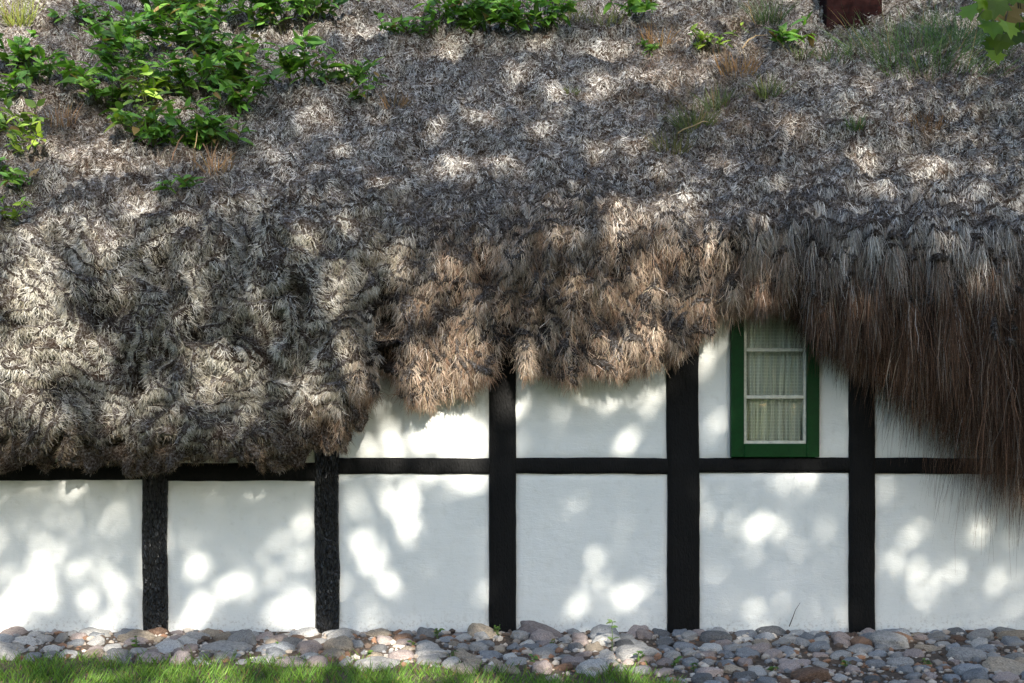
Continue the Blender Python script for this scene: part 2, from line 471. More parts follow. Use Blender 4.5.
mb = MB(); mb.box(ox0 + .01, wx(773), .098, .102, oz0 + .03, wz(399)); mb.build('far_window_light_sheet', M['far_light'], win)  # yellow-green sheet painted as the light seen through from the room's far window
mb = MB(); mb.box(ox0 - .05, ox1 + .05, .60, .62, oz0 - .3, oz1 + .2); mb.box(ox0 - .07, ox0 - .052, .17, .6, oz0 - .3, oz1 + .2)
mb.box(ox1 + .052, ox1 + .07, .17, .6, oz0 - .3, oz1 + .2); mb.build('room_interior', M['dark'], house)

# ================================================================== ROOF
FR = np.array([(-300, 470, 458), (0, 462, 453), (50, 458, 450), (100, 460, 452), (150, 466, 456), (200, 469, 459), (250, 462, 453), (300, 455, 446), (340, 449, 440), (365, 432, 418),
               (385, 412, 385), (430, 409, 380), (478, 407, 374), (492, 385, 352), (504, 372, 346), (520, 390, 358), (545, 402, 364), (570, 394, 360), (600, 390, 358),
               (640, 387, 354), (662, 368, 343), (690, 361, 335), (712, 356, 330), (727, 338, 310), (742, 327, 298), (798, 327, 296), (812, 345, 300),
               (830, 398, 318), (850, 422, 330), (880, 418, 335), (900, 440, 340), (940, 466, 348), (970, 476, 356), (1000, 494, 366), (1024, 535, 380), (1060, 560, 390), (1400, 560, 400)], float)
FR[:, 1] += 9 * ((FR[:, 0] > 375) & (FR[:, 0] < 735))
OV = np.array([(-300, .52), (330, .5), (365, .46), (392, .34), (700, .34), (740, .36), (830, .46), (1000, .52), (1400, .52)], float)


def wall_px(x): return 512 + x / K


NX = 900
cx = np.linspace(-5.6, 5.6, NX)
# picture column of the eave: correct for the overhang depth
ovx = np.interp(wall_px(cx), OV[:, 0], OV[:, 1])
pxe = 512 + FPX * cx / (9 - ovx)
ovx = np.interp(pxe, OV[:, 0], OV[:, 1])
lip = np.interp(pxe, FR[:, 0], FR[:, 2]) + 19 * ss(375, 410, pxe) * (1 - ss(690, 720, pxe))
zl = CAM_Z + (HOR - lip) * (9 - ovx * .8) / FPX


bl_ = 1 - ss(330, 400, pxe)
def at(o, z): return np.stack([np.broadcast_to(o, cx.shape), np.broadcast_to(z, cx.shape)], -1)


ctrl = np.stack([at(-.45, zl + .55), at(-.1, zl + .28), at(ovx * .35, zl + .07), at(ovx * (.8 - .2 * bl_), zl), at(ovx, zl + .16 + .09 * bl_), at(ovx * .97, zl + .45 + .05 * bl_),
                 at(ovx * .80, (zl + .45 + 3.0) / 2), at(.02, 3.0), at(-.95, 3.98), at(-2.1, 5.2), at(-3.1, 6.2), at(-3.5, 6.35), at(-3.95, 6.15), at(-6.9, 3.0), at(-7.0, 2.7)], 1)
SUB = [4, 6, 10, 18, 22, 40, 48, 90, 100, 50, 8, 8, 12, 3]
rows = []
for k in range(len(SUB)):
    p0 = ctrl[:, max(k - 1, 0)]; p1 = ctrl[:, k]; p2 = ctrl[:, k + 1]; p3 = ctrl[:, min(k + 2, len(SUB))]
    for q in range(SUB[k]):
        t = q / SUB[k]
        rows.append(.5 * (2 * p1 + (p2 - p0) * t + (2 * p0 - 5 * p1 + 4 * p2 - p3) * t * t + (3 * p1 - p0 - 3 * p2 + p3) * t ** 3))
rows.append(ctrl[:, -1])
prof = np.stack(rows, 0)                                   # (NT, NX, 2)
NT = prof.shape[0]
LIPJ = sum(SUB[:3]); RIDGEJ = sum(SUB[:10])
G = np.zeros((NT, NX, 3)); G[..., 0] = cx; G[..., 1] = -prof[..., 0]; G[..., 2] = prof[..., 1]
seg = np.linalg.norm(np.diff(prof, axis=0), axis=-1)
S = np.concatenate([np.zeros((1, NX)), np.cumsum(seg, 0)], 0)
S = S - S[RIDGEJ:RIDGEJ + 1]                               # metres from the ridge, negative downwards


def grid_frames(G):
    du = norm(np.gradient(G, axis=1)); dv = norm(np.gradient(G, axis=0))
    n = norm(np.cross(du, dv))
    return du, dv, n


du, dv, N = grid_frames(G)
if N[LIPJ + 30, NX // 2, 1] > 0: N = -N
du0, dv0, N0 = du.copy(), dv.copy(), N.copy()
PX, PY, PD = project(G)
X = G[..., 0]
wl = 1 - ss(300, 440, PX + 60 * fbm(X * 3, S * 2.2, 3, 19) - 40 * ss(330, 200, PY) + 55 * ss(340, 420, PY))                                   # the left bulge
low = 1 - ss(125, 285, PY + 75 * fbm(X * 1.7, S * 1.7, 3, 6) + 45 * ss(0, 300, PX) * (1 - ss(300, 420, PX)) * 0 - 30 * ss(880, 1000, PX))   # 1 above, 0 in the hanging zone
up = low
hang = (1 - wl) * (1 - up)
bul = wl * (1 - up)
wxn = fbm(X * 1.6, S * 1.6, 3, 61); wyn = fbm(X * 1.6, S * 1.6, 3, 71)
rid = 1 - np.abs(noise2(X * 3.1 + wxn * 2.2, S * 4.2 + wyn * 2.2, 81)) * 2
rid2 = 1 - np.abs(noise2(X * 7.5 + wxn * 3, S * 9 + wyn * 3, 91)) * 2
tuft = fbm(X * 6.5, S * 1.9, 3, 15); tuft2 = noise2(X * 17 + wxn, S * 4.5, 17)
disp = .10 * fbm(X * 1.0, S * 1.1, 3, 21) + .05 * fbm(X * 2.6, S * 2.6, 3, 23)
disp += bul * (.13 * rid + .06 * rid2 + .014 * fbm(X * 20, S * 16, 3, 31))
disp += hang * (.12 * tuft + .06 * tuft2 + .04 * fbm(X * 5, S * 5, 3, 32))
disp += up * (.17 * fbm(X * 2.4, S * 3.0, 3, 33) + .10 * fbm(X * 7, S * 7, 3, 35) + .035 * noise2(X * 24, S * 24, 36))
# pits and bulging layers seen in the thatch
gn1 = noise2(X * 2.6 + wxn * 2.6, S * 3.4 + wyn * 2.6, 111); gn2 = noise2(X * 5.5 + wxn * 3.5, S * 6.5 + wyn * 3.5, 113); gn3 = noise2(X * 6 + wxn * 2, S * 1.6 + wyn, 115)
groove = np.exp(-(gn1 / .12) ** 2) + .6 * np.exp(-(gn2 / .15) ** 2)
disp -= (bul * .10 + up * .06 + hang * .05) * groove
disp -= hang * .09 * np.exp(-(gn3 / .12) ** 2)
pits = np.zeros_like(X)
for (hx, hy, rr, dp) in [(106, 314, 7, .13), (100, 330, 5, .11), (192, 336, 6, .07), (392, 312, 5, .17), (376, 335, 7, .15), (388, 385, 5, .10), (505, 358, 12, .10), (620, 268, 7, .06), (455, 300, 6, .10), (545, 318, 7, .09), (690, 268, 7, .09), (478, 262, 5, .08), (730, 262, 8, .10), (240, 345, 6, .07), (50, 405, 7, .06), (160, 270, 6, .06)]:
    e_ = np.exp(-(((PX - hx) / rr) ** 2 + ((PY - hy) / (rr * 1.3)) ** 2)); disp -= 1.5 * dp * e_; pits = np.maximum(pits, e_ * np.exp(-(((PX - hx) / rr) ** 2)))
    e2 = np.exp(-(((PX - hx) / (rr * 1.6)) ** 2 + ((PY - hy + rr * 2.4) / (rr * 1.6)) ** 2)); pits = np.maximum(pits, .8 * e2)
for (hx, hy, rx, ry, dp) in [(250, 250, 90, 45, .09), (60, 300, 80, 60, .05), (600, 215, 60, 30, .08), (860, 105, 70, 30, .10), (700, 235, 60, 40, .06), (290, 225, 60, 14, -.05), (180, 70, 90, 60, .06), (430, 60, 120, 40, .05), (470, 240, 40, 50, .05)]:
    disp += dp * np.exp(-(((PX - hx) / rx) ** 2 + ((PY - hy) / ry) ** 2))
crk = np.exp(-((PX - 386 - 10 * noise2(S * 5, S * 0, 131)) / 9) ** 2) * ss(255, 300, PY) * (1 - ss(400, 440, PY))
disp -= .15 * crk; pits = np.maximum(pits, .75 * crk)
shelf = (PY - 192 - 8 * noise2(X * 4, X * 0, 133)) / 10
disp += .06 * np.exp(-((PX - 270) / 90) ** 2) * (ss(-1, 1, shelf) - ss(1, 14, shelf))
disp += bul * .12 * fbm(X * 1.7 + wxn, S * 2.3 + wyn, 2, 135) + hang * .07 * fbm(X * 3.0, S * 2.6, 2, 137)
fade = ss(0, LIPJ * .8, np.arange(NT))[:, None] * (1 - ss(RIDGEJ, RIDGEJ + 12, np.arange(NT))[:, None] * .7)
G = G + N * (disp * fade)[..., None]
du, dv, N = grid_frames(G)
if N[LIPJ + 30, NX // 2, 1] > 0: N = -N
PX, PY, PD = project(G)
idx = np.arange(NT * NX).reshape(NT, NX)
F = np.stack([idx[:-1, :-1], idx[:-1, 1:], idx[1:, 1:], idx[1:, :-1]], -1).reshape(-1, 4)
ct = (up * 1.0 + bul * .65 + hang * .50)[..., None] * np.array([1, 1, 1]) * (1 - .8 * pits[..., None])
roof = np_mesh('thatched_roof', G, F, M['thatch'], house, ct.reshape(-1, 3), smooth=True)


def on_roof(px, py):
    sub = slice(LIPJ, RIDGEJ)
    d2 = (PX[sub] - px) ** 2 + (PY[sub] - py) ** 2
    ok = d2 < max(9, d2.min() * 1.5)
    dd = np.where(ok, PD[sub], 1e9); k = np.unravel_index(dd.argmin(), dd.shape)
    return G[sub][k], N[sub][k], -dv[sub][k]


# ---- seaweed strands
PAL = np.array([(.76, .745, .71), (.47, .46, .435), (.34, .315, .20), (.46, .375, .295), (.27, .155, .10), (.05, .030, .020), (.37, .33, .26), (.11, .13, .045)])
# 0 pale grey 1 grey 2 olive 3 straw 4 red-brown 5 dark brown 6 mauve-grey
PALE = [(330, 110, 90, 70, 1.0), (470, 90, 110, 60, .9), (590, 60, 60, 40, 1.0), (560, 150, 80, 40, .7), (860, 100, 75, 35, 1.2), (850, 55, 50, 30, 1.0), (900, 190, 120, 40, .8), (60, 260, 80, 60, .6),
        (300, 270, 70, 60, .6), (700, 150, 50, 40, .4), (260, 120, 40, 60, .6), (985, 150, 60, 50, .5), (140, 400, 120, 50, .4), (860, 190, 80, 25, .6), (460, 235, 20, 40, .6)]
MOSS = [(830, 40, 50, 30, .8), (980, 90, 50, 40, .6), (640, 25, 40, 20, .6), (100, 60, 90, 60, .5), (690, 115, 40, 28, 1.0), (920, 45, 60, 35, .9), (770, 95, 35, 20, .7), (850, 125, 25, 14, .8), (215, 150, 50, 20, .6), (20, 170, 40, 60, .5), (470, 40, 90, 20, .5), (530, 105, 40, 12, .4), (745, 20, 40, 20, .8), (330, 230, 60, 30, .3), (560, 300, 60, 40, .35), (120, 330, 90, 50, .3)]
BROWN = [(60, 110, 60, 70, .6), (130, 170, 90, 40, .5), (680, 60, 50, 40, .6), (700, 110, 60, 40, .9), (760, 130, 50, 30, .7), (900, 80, 60, 14, .8), (930, 130, 40, 15, .9), (660, 50, 50, 20, .5), (400, 100, 30, 20, .4), (20, 30, 40, 40, .5), (740, 40, 50, 40, .7)]


def strands(n, dens, kind, seed):
    rng = np.random.default_rng(seed)
    j0, j1 = (LIPJ - 12, RIDGEJ + 4)
    A = G[j0:j1]
    area = np.linalg.norm(np.cross(A[1:, :-1] - A[:-1, :-1], A[:-1, 1:] - A[:-1, :-1]), axis=-1)
    w = (area * dens[j0:j1][:-1, :-1]).ravel(); w /= w.sum()
    c = rng.choice(len(w), n, p=w); jj = c // (NX - 1); ii = c % (NX - 1)
    a = rng.random(n)[:, None]; b_ = rng.random(n)[:, None]

    def bil(T):
        T = T[j0:j1]
        return (T[jj, ii] * (1 - a) + T[jj, ii + 1] * a) * (1 - b_) + (T[jj + 1, ii] * (1 - a) + T[jj + 1, ii + 1] * a) * b_
    P = bil(G); Nn = norm(bil(N) * .35 + bil(N0) * .65); hg_ = bil(hang[..., None]); Dn = -norm(bil(dv) * .3 * (1 - hg_) + bil(dv0) * .7); U = norm(bil(du) * .3 * (1 - hg_) + bil(du0) * .7); px = bil(PX[..., None])[:, 0]; py = bil(PY[..., None])[:, 0]
    s = bil(S[..., None])[:, 0]; hg = bil(hang[..., None])[:, 0]; bl = bil(bul[..., None])[:, 0]; upv = bil(up[..., None])[:, 0]
    tf = bil((tuft + .5 * tuft2)[..., None])[:, 0]
    x = P[:, 0]
    right = ss(700, 830, px + 30 * noise2(x * 4, s * 3, 77)) * hg
    # direction in the surface
    sw = 2.6 * fbm(x * 2.2, s * 2.2, 3, 41)
    th = upv * (sw * .9 + rng.normal(0, .75, n)) + bl * (sw * 1.6 + rng.normal(0, .75, n)) + hg * ((1 - .8 * right) * (.6 * noise2(x * 3, s * 2, 43) + .3 * noise2(x * 12, s * 8, 44)) + rng.normal(0, .52, n) * (1 - .38 * right))
    liftn = upv * rng.normal(.12, .22, n) + bl * rng.normal(.02, .12, n) + hg * rng.normal(.05, .13, n) * (1 - .4 * right)
    # neighbouring strands cling together: they lean to the middle of their lock
    lw = .085 * (1 - right) + .05 * right; row = np.floor(s / .28 + noise2(x * 3, s, 121))
    ci_ = np.floor(x / lw + .5 * noise2(x * 6, s * 3, 123)).astype(int); hsh = _h(ci_, row.astype(int), 5) / 4096.0
    lock = (ci_ + .5 + .5 * (hsh - .5)) * lw - x
    if kind == 'fly':
        th += rng.normal(0, .7, n); liftn += rng.uniform(.15, .5, n)
    L = upv * rng.uniform(.025, .085, n) + bl * rng.uniform(.03, .085, n) + hg * ((1 - right) * rng.uniform(.03, .13, n) + right * (rng.uniform(.10, .42, n) + (.25 * ss(260, 380, py) + .8 * ss(840, 990, px) * ss(280, 360, py)) * rng.random(n)))
    if kind == 'fly': L *= 1.25
    cl = np.clip(hg * (.15 + .55 * right) * lock / np.maximum(L, .08), -.8, .8) * (kind == 'mat')
    D = norm(Dn * np.cos(th)[:, None] + U * (np.sin(th) + cl)[:, None] + Nn * liftn[:, None])
    # keep the hanging ends above the ragged lower edge of the thatch
    ov = np.interp(px, OV[:, 0], OV[:, 1])
    fz = CAM_Z + (HOR - np.interp(px, FR[:, 0], FR[:, 1])) * (9 - ov) / FPX + .06 * noise2(x * 11, x * 0 + 2.2, 12) * (.25 + hg) + .09 * noise2(x * 24, x * 0 + 5.2, 14) * hg * (1 - right) + .05 * noise2(x * 4.2, x * 0 + 1.2, 16) * hg
    L = np.minimum(L, np.maximum(.03, (P[:, 2] - fz) * (rng.uniform(.74, 1.10, n) - right * .5 * rng.random(n) ** 1.3) * np.where(rng.random(n) < .03, 1.2, 1)) / np.maximum(.35, np.abs(D[:, 2]) * .5 + .5))
    nseg = 4 if kind == 'mat' else 6
    W = (upv * rng.uniform(.0015, .0034, n) + bl * rng.uniform(.0015, .0030, n) + hg * rng.uniform(.0014, .0034, n))
    curl = rng.normal(0, 1, (n, 3)) * (.40 * upv + .42 * bl + .62 * hg * (1 - .25 * right))[:, None]
    grav = (.08 * upv + .14 * bl + .42 * hg + .45 * right)[:, None] * np.array([0, 0, -1.0])
    pts = [P + Nn * -.012]; d = D
    for k in range(nseg):
        d = norm(d + curl * (.6 if k % 2 == 0 else -.25) + grav + rng.normal(0, 1, (n, 3)) * (.12 + .16 * hg * (1 - right) + .12 * bl)[:, None])
        pts.append(pts[-1] + d * (L / nseg)[:, None])
    pts = np.stack(pts, 1)
    T = norm(np.gradient(pts, axis=1))
    ref = norm(Nn + rng.normal(0, .55, (n, 3)))
    side = norm(np.cross(T, ref[:, None, :]))
    prof_w = np.interp(np.linspace(0, 1, nseg + 1), [0, .25, .6, 1], [.8, 1, .85, .3])[None, :, None] * W[:, None, None] * .5
    V = np.stack([pts - side * prof_w, pts + side * prof_w], 2)          # n, nseg+1, 2, 3
    # colour
    pale = np.zeros(n); brn = np.zeros(n)
    for (a_, b__, rx, ry, k) in PALE: pale += k * np.exp(-(((px - a_) / rx) ** 2 + ((py - b__) / ry) ** 2))
    for (a_, b__, rx, ry, k) in BROWN: brn += k * np.exp(-(((px - a_) / rx) ** 2 + ((py - b__) / ry) ** 2))
    c1 = fbm(x * 5, s * 5, 3, 51); c2 = noise2(x * 16, s * 16, 53); c3 = noise2(x * 38, s * 30, 55)
    f = 1.7 * c1 + 1.5 * c2 + 1.3 * c3 + rng.normal(0, .25, n) + hg * (hsh - .5) * 1.2
    rl = right * ss(215, 300, py + 30 * c1)
    mos = np.zeros(n)
    for (a_, b__, rx, ry, k) in MOSS: mos += k * np.exp(-(((px - a_) / rx) ** 2 + ((py - b__) / ry) ** 2))
    wt = np.zeros((n, 8)); wt[:, 7] = np.clip(mos * (.9 + 1.2 * c2), 0, 2) + .06 * (bl + upv)
    gpale = .85 + 1.1 * pale - .6 * brn + f * 1.0
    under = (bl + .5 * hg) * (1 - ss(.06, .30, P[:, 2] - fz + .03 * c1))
    wt[:, 0] = upv * np.clip(gpale, 0, 2) + bl * np.clip(.50 + .45 * pale + .7 * f, 0, 1.4)
    wt[:, 1] = upv * .75 + bl * .75 + hg * .05 + (right - rl) * .5
    wt[:, 2] = upv * (.25 - .1 * f) + bl * .75 + hg * (1 - right) * .30
    wt[:, 0] += hg * (1 - right) * np.clip(.05 + .5 * c3 + .3 * c1, 0, 1) + right * np.clip(.5 * c3 - .05, 0, .2)
    wt[:, 3] = upv * np.clip(.04 + .45 * brn, 0, 1) + bl * np.clip(.14 - .6 * c1, 0, 1) + hg * (1 - right) * np.clip(.6 + .9 * c2 + .5 * tf, 0, 2) + right * .12
    wt[:, 4] = upv * np.clip(.06 + .8 * brn - .5 * f, 0, 2) + bl * .10 + hg * np.clip(.75 - .5 * tf - .3 * c2, 0, 2) * (1 - right) + rl * .75
    wt[:, 5] = upv * np.clip(.10 + .45 * brn - .9 * f, 0, 2) + bl * np.clip(.16 - .6 * f, 0, 2) + hg * np.clip(.45 - 1.2 * tf - .8 * c3, 0, 2) + right * .35 + rl * 1.5
    wt[:, 6] = upv * .25 + hg * .28 * (1 - right) + right * np.clip(.05 + .4 * c3, 0, 1) + bl * .2
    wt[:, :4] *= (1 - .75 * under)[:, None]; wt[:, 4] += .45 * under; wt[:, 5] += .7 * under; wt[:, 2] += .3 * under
    wt = np.clip(wt, 0, 9) + 1e-4; wt /= wt.sum(1, keepdims=True)
    cs = wt.cumsum(1); r = rng.random(n)[:, None]; pick = np.clip((r > cs).sum(1), 0, 7)
    w2 = wt ** 1.8; w2 /= w2.sum(1, keepdims=True)
    c = PAL[pick] * .40 + (w2 @ PAL) * .60
    c = c * (rng.uniform(.65, 1.3, n) * (1 + hg * (.55 + .35 * right) * (hsh - .5) * 1.6))[:, None]
    tipf = np.linspace(1 - .12, 1 + .12, nseg + 1)[None, :, None, None]
    cols = np.broadcast_to(c[:, None, None, :], V.shape) * tipf
    base = np.arange(n)[:, None] * (2 * (nseg + 1)); k = np.arange(nseg)[None] * 2
    Fq = np.stack([base + k, base + k + 1, base + k + 3, base + k + 2], -1).reshape(-1, 4)
    return V.reshape(-1, 3), Fq, cols.reshape(-1, 3)


view = ((PX > -60) & (PX < 1084) & (PY > -40)).astype(float)
dens = (1 - .97 * pits) * (1.0 * up + 1.1 * bul + 1.35 * hang) * (view * .97 + .03)
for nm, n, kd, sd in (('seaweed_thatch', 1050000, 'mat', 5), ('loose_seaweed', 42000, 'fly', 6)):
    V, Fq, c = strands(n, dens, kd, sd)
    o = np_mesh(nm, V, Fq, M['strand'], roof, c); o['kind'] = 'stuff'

# ---- chimney
p, n_, d_ = on_roof(852, 22)
cw = .46
chx, chy, chz = p[0], p[1] - .03, p[2]
mb = MB(); mb.box(chx - cw / 2, chx + cw / 2, chy, chy + .62, chz - .8, 7.2)
mb.box(chx - cw / 2 - .05, chx + cw / 2 + .05, chy - .05, chy + .67, 7.2, 7.35)
o = mb.build('chimney', M['brick'], roof); o['label'] = 'dark red brick chimney'

# ================================================================== LEAVES AND PLANTS
def tmpl_ovate():
    ys = [0, .18, .42, .7, .9, 1.0]; ws = [.04, .34, .46, .32, .13, .01]
    V = []
    for y, w in zip(ys, ws):
        zc = -.22 * y * y
        V += [(-w, y, zc + .16 * w), (0, y, zc), (w, y, zc + .16 * w)]
    F = [(3 * i + k, 3 * i + k + 1, 3 * i + k + 4, 3 * i + k + 3) for i in range(5) for k in range(2)]
    return np.array(V), np.array(F)


def tmpl_blade():
    ys = [0, .3, .6, .85, 1.0]; ws = [.5, .5, .4, .25, .03]
    V = [(sg * w, y, -.32 * y ** 2.2) for y, w in zip(ys, ws) for sg in (-1, 1)]
    F = [(2 * i, 2 * i + 1, 2 * i + 3, 2 * i + 2) for i in range(4)]
    return np.array(V), np.array(F)


def tmpl_diamond():
    return np.array([(0, 0, 0), (.5, .45, .08), (0, 1, -.12), (-.5, .45, .08)], float), np.array([(0, 1, 2, 3)])


def tmpl_lobed():
    pts = [(0, 0), (.22, .02), (.55, -.02), (.42, .22), (.72, .42), (.46, .5), (.40, .72), (.2, .68), (0, 1.0), (-.2, .68), (-.40, .72), (-.46, .5), (-.72, .42), (-.42, .22), (-.55, -.02), (-.22, .02)]
    V = [(x, y, .10 * abs(x) - .12 * y * y) for x, y in pts] + [(0, .36, 0), ]
    c = len(pts); F = []
    for i in range(0, c, 2): F.append((c, i, (i + 1) % c, (i + 2) % c))
    return np.array(V), np.array(F)


OVATE, BLADE, DIAM, LOBED = tmpl_ovate(), tmpl_blade(), tmpl_diamond(), tmpl_lobed()


def leaf_arrays(T, P, D, Nn, L, W, C):
    tv, tf = T; n = len(P)
    D = norm(D); Sd = norm(np.cross(D, Nn)); Up = np.cross(Sd, D)
    V = (P[:, None] + Sd[:, None] * (tv[None, :, 0:1] * W[:, None, None]) + D[:, None] * (tv[None, :, 1:2] * L[:, None, None]) + Up[:, None] * (tv[None, :, 2:3] * L[:, None, None]))
    F = tf[None] + (np.arange(n) * len(tv))[:, None, None]
    Cc = np.broadcast_to(C[:, None, :], V.shape)
    return V.reshape(-1, 3), F.reshape(-1, tf.shape[1]), Cc.reshape(-1, 3)


def greens(rng, n, base, var=.35):
    b_ = np.array(base)[None] * rng.uniform(1 - var, 1 + var, (n, 1))
    y = rng.random((n, 1)) ** 1.5 * .6
    o = b_ * (1 - y) + y * b_ * np.array([1.9, 1.35, .7])
    dead = rng.random(n) < .04
    o[dead] = np.array([.22, .15, .06]) * rng.uniform(.6, 1.2, (dead.sum(), 1))
    return o


def broadleaf(px, py, size, nl, label, group=None, base=(.035, .10, .022), leaf=.085, seed=0, cat='plant', name='leafy_weed'):
    """Several stalks rising from the thatch with ovate leaves along them."""
    rng = np.random.default_rng(seed + int(px * 13 + py * 7))
    p, n, d = on_roof(px, py)
    root = empty(name, tuple(p), label, cat, group)
    size = size * 1.75; nl = int(nl * 3.4); leaf = leaf * 1.02
    upv = norm(np.array([0, -.35, 1.0]) + .35 * n)
    nst = max(3, nl // 7); st = MB(); P = []; D = []; Nl = []
    for k in range(nst):
        a = rng.uniform(0, 2 * math.pi); rr = size * rng.uniform(.1, .95)
        off = np.array([math.cos(a) * rr, 0, 0]) + d * (-math.sin(a) * rr * .6)
        dirn = norm(upv + np.array([math.cos(a), -.3, 0]) * rng.uniform(.1, .7))
        Ls = size * rng.uniform(.35, 1.3)
        t = np.linspace(0, 1, 6)[:, None]
        pts = off * .55 - n * .03 + dirn * Ls * t + np.array([math.cos(a) * .5, -.5, -.55]) * (Ls * .35) * t ** 2 + n * .03
        tube(st, pts, np.linspace(.0035, .0015, 6), 5, (.07, .075, .03))
        m_ = max(3, nl // nst)
        for q in range(m_):
            tt = rng.uniform(.2, 1.0); b_ = pts[0] + (pts[-1] - pts[0]) * tt
            i = min(4, int(tt * 5)); b_ = pts[i] + (pts[i + 1] - pts[i]) * (tt * 5 - i)
            az = rng.uniform(0, 2 * math.pi)
            P.append(b_); D.append(np.array([math.cos(az), math.sin(az) * .75 - .25, rng.uniform(-.5, 1.0)]))
            Nl.append(norm(np.array([0, -.5, 1.0]) + rng.normal(0, .5, 3)))
    P = np.array(P); D = np.array(D); Nl = np.array(Nl); k = len(P)
    L = leaf * rng.uniform(.35, 1.45, k)
    V, F, C = leaf_arrays(OVATE, P, D, Nl, L, L * rng.uniform(.30, .58, k), greens(rng, k, base, .55))
    np_mesh('foliage', V, F, M['leaf'], root, C, True); st.build('stem', M['stem'], root, True)
    return root


def tuft(p, n, h, nb, spread, label, cat, name, base, group=None, seed=0, wid=.006, lean=(0, -.25, 1.0), parent_mat='grass', flop=.5):
    rng = np.random.default_rng(seed + 99)
    a = rng.uniform(0, 2 * math.pi, nb); rr = spread * np.sqrt(rng.random(nb))
    P = np.array(p)[None] + np.stack([np.cos(a) * rr, np.sin(a) * rr * .35, np.sin(a) * rr * .35 * (0 if abs(n[2]) > .95 else 1)], -1) - np.array(n)[None] * .02
    D = np.array(lean)[None] + np.stack([np.cos(a), np.sin(a) * .5, np.zeros(nb)], -1) * rng.uniform(0, flop, nb)[:, None] + rng.normal(0, .15, (nb, 3))
    L = h * rng.uniform(.4, 1.15, nb)
    V, F, C = leaf_arrays(BLADE, P - np.array(p), D, norm(np.array([0, -1, .5])[None] + rng.normal(0, .5, (nb, 3))), L, np.full(nb, wid) * rng.uniform(.6, 1.3, nb), greens(rng, nb, base))
    o = np_mesh(name, V, F, M[parent_mat], None, C); o.location = tuple(p)
    return tag(o, label, cat, group)


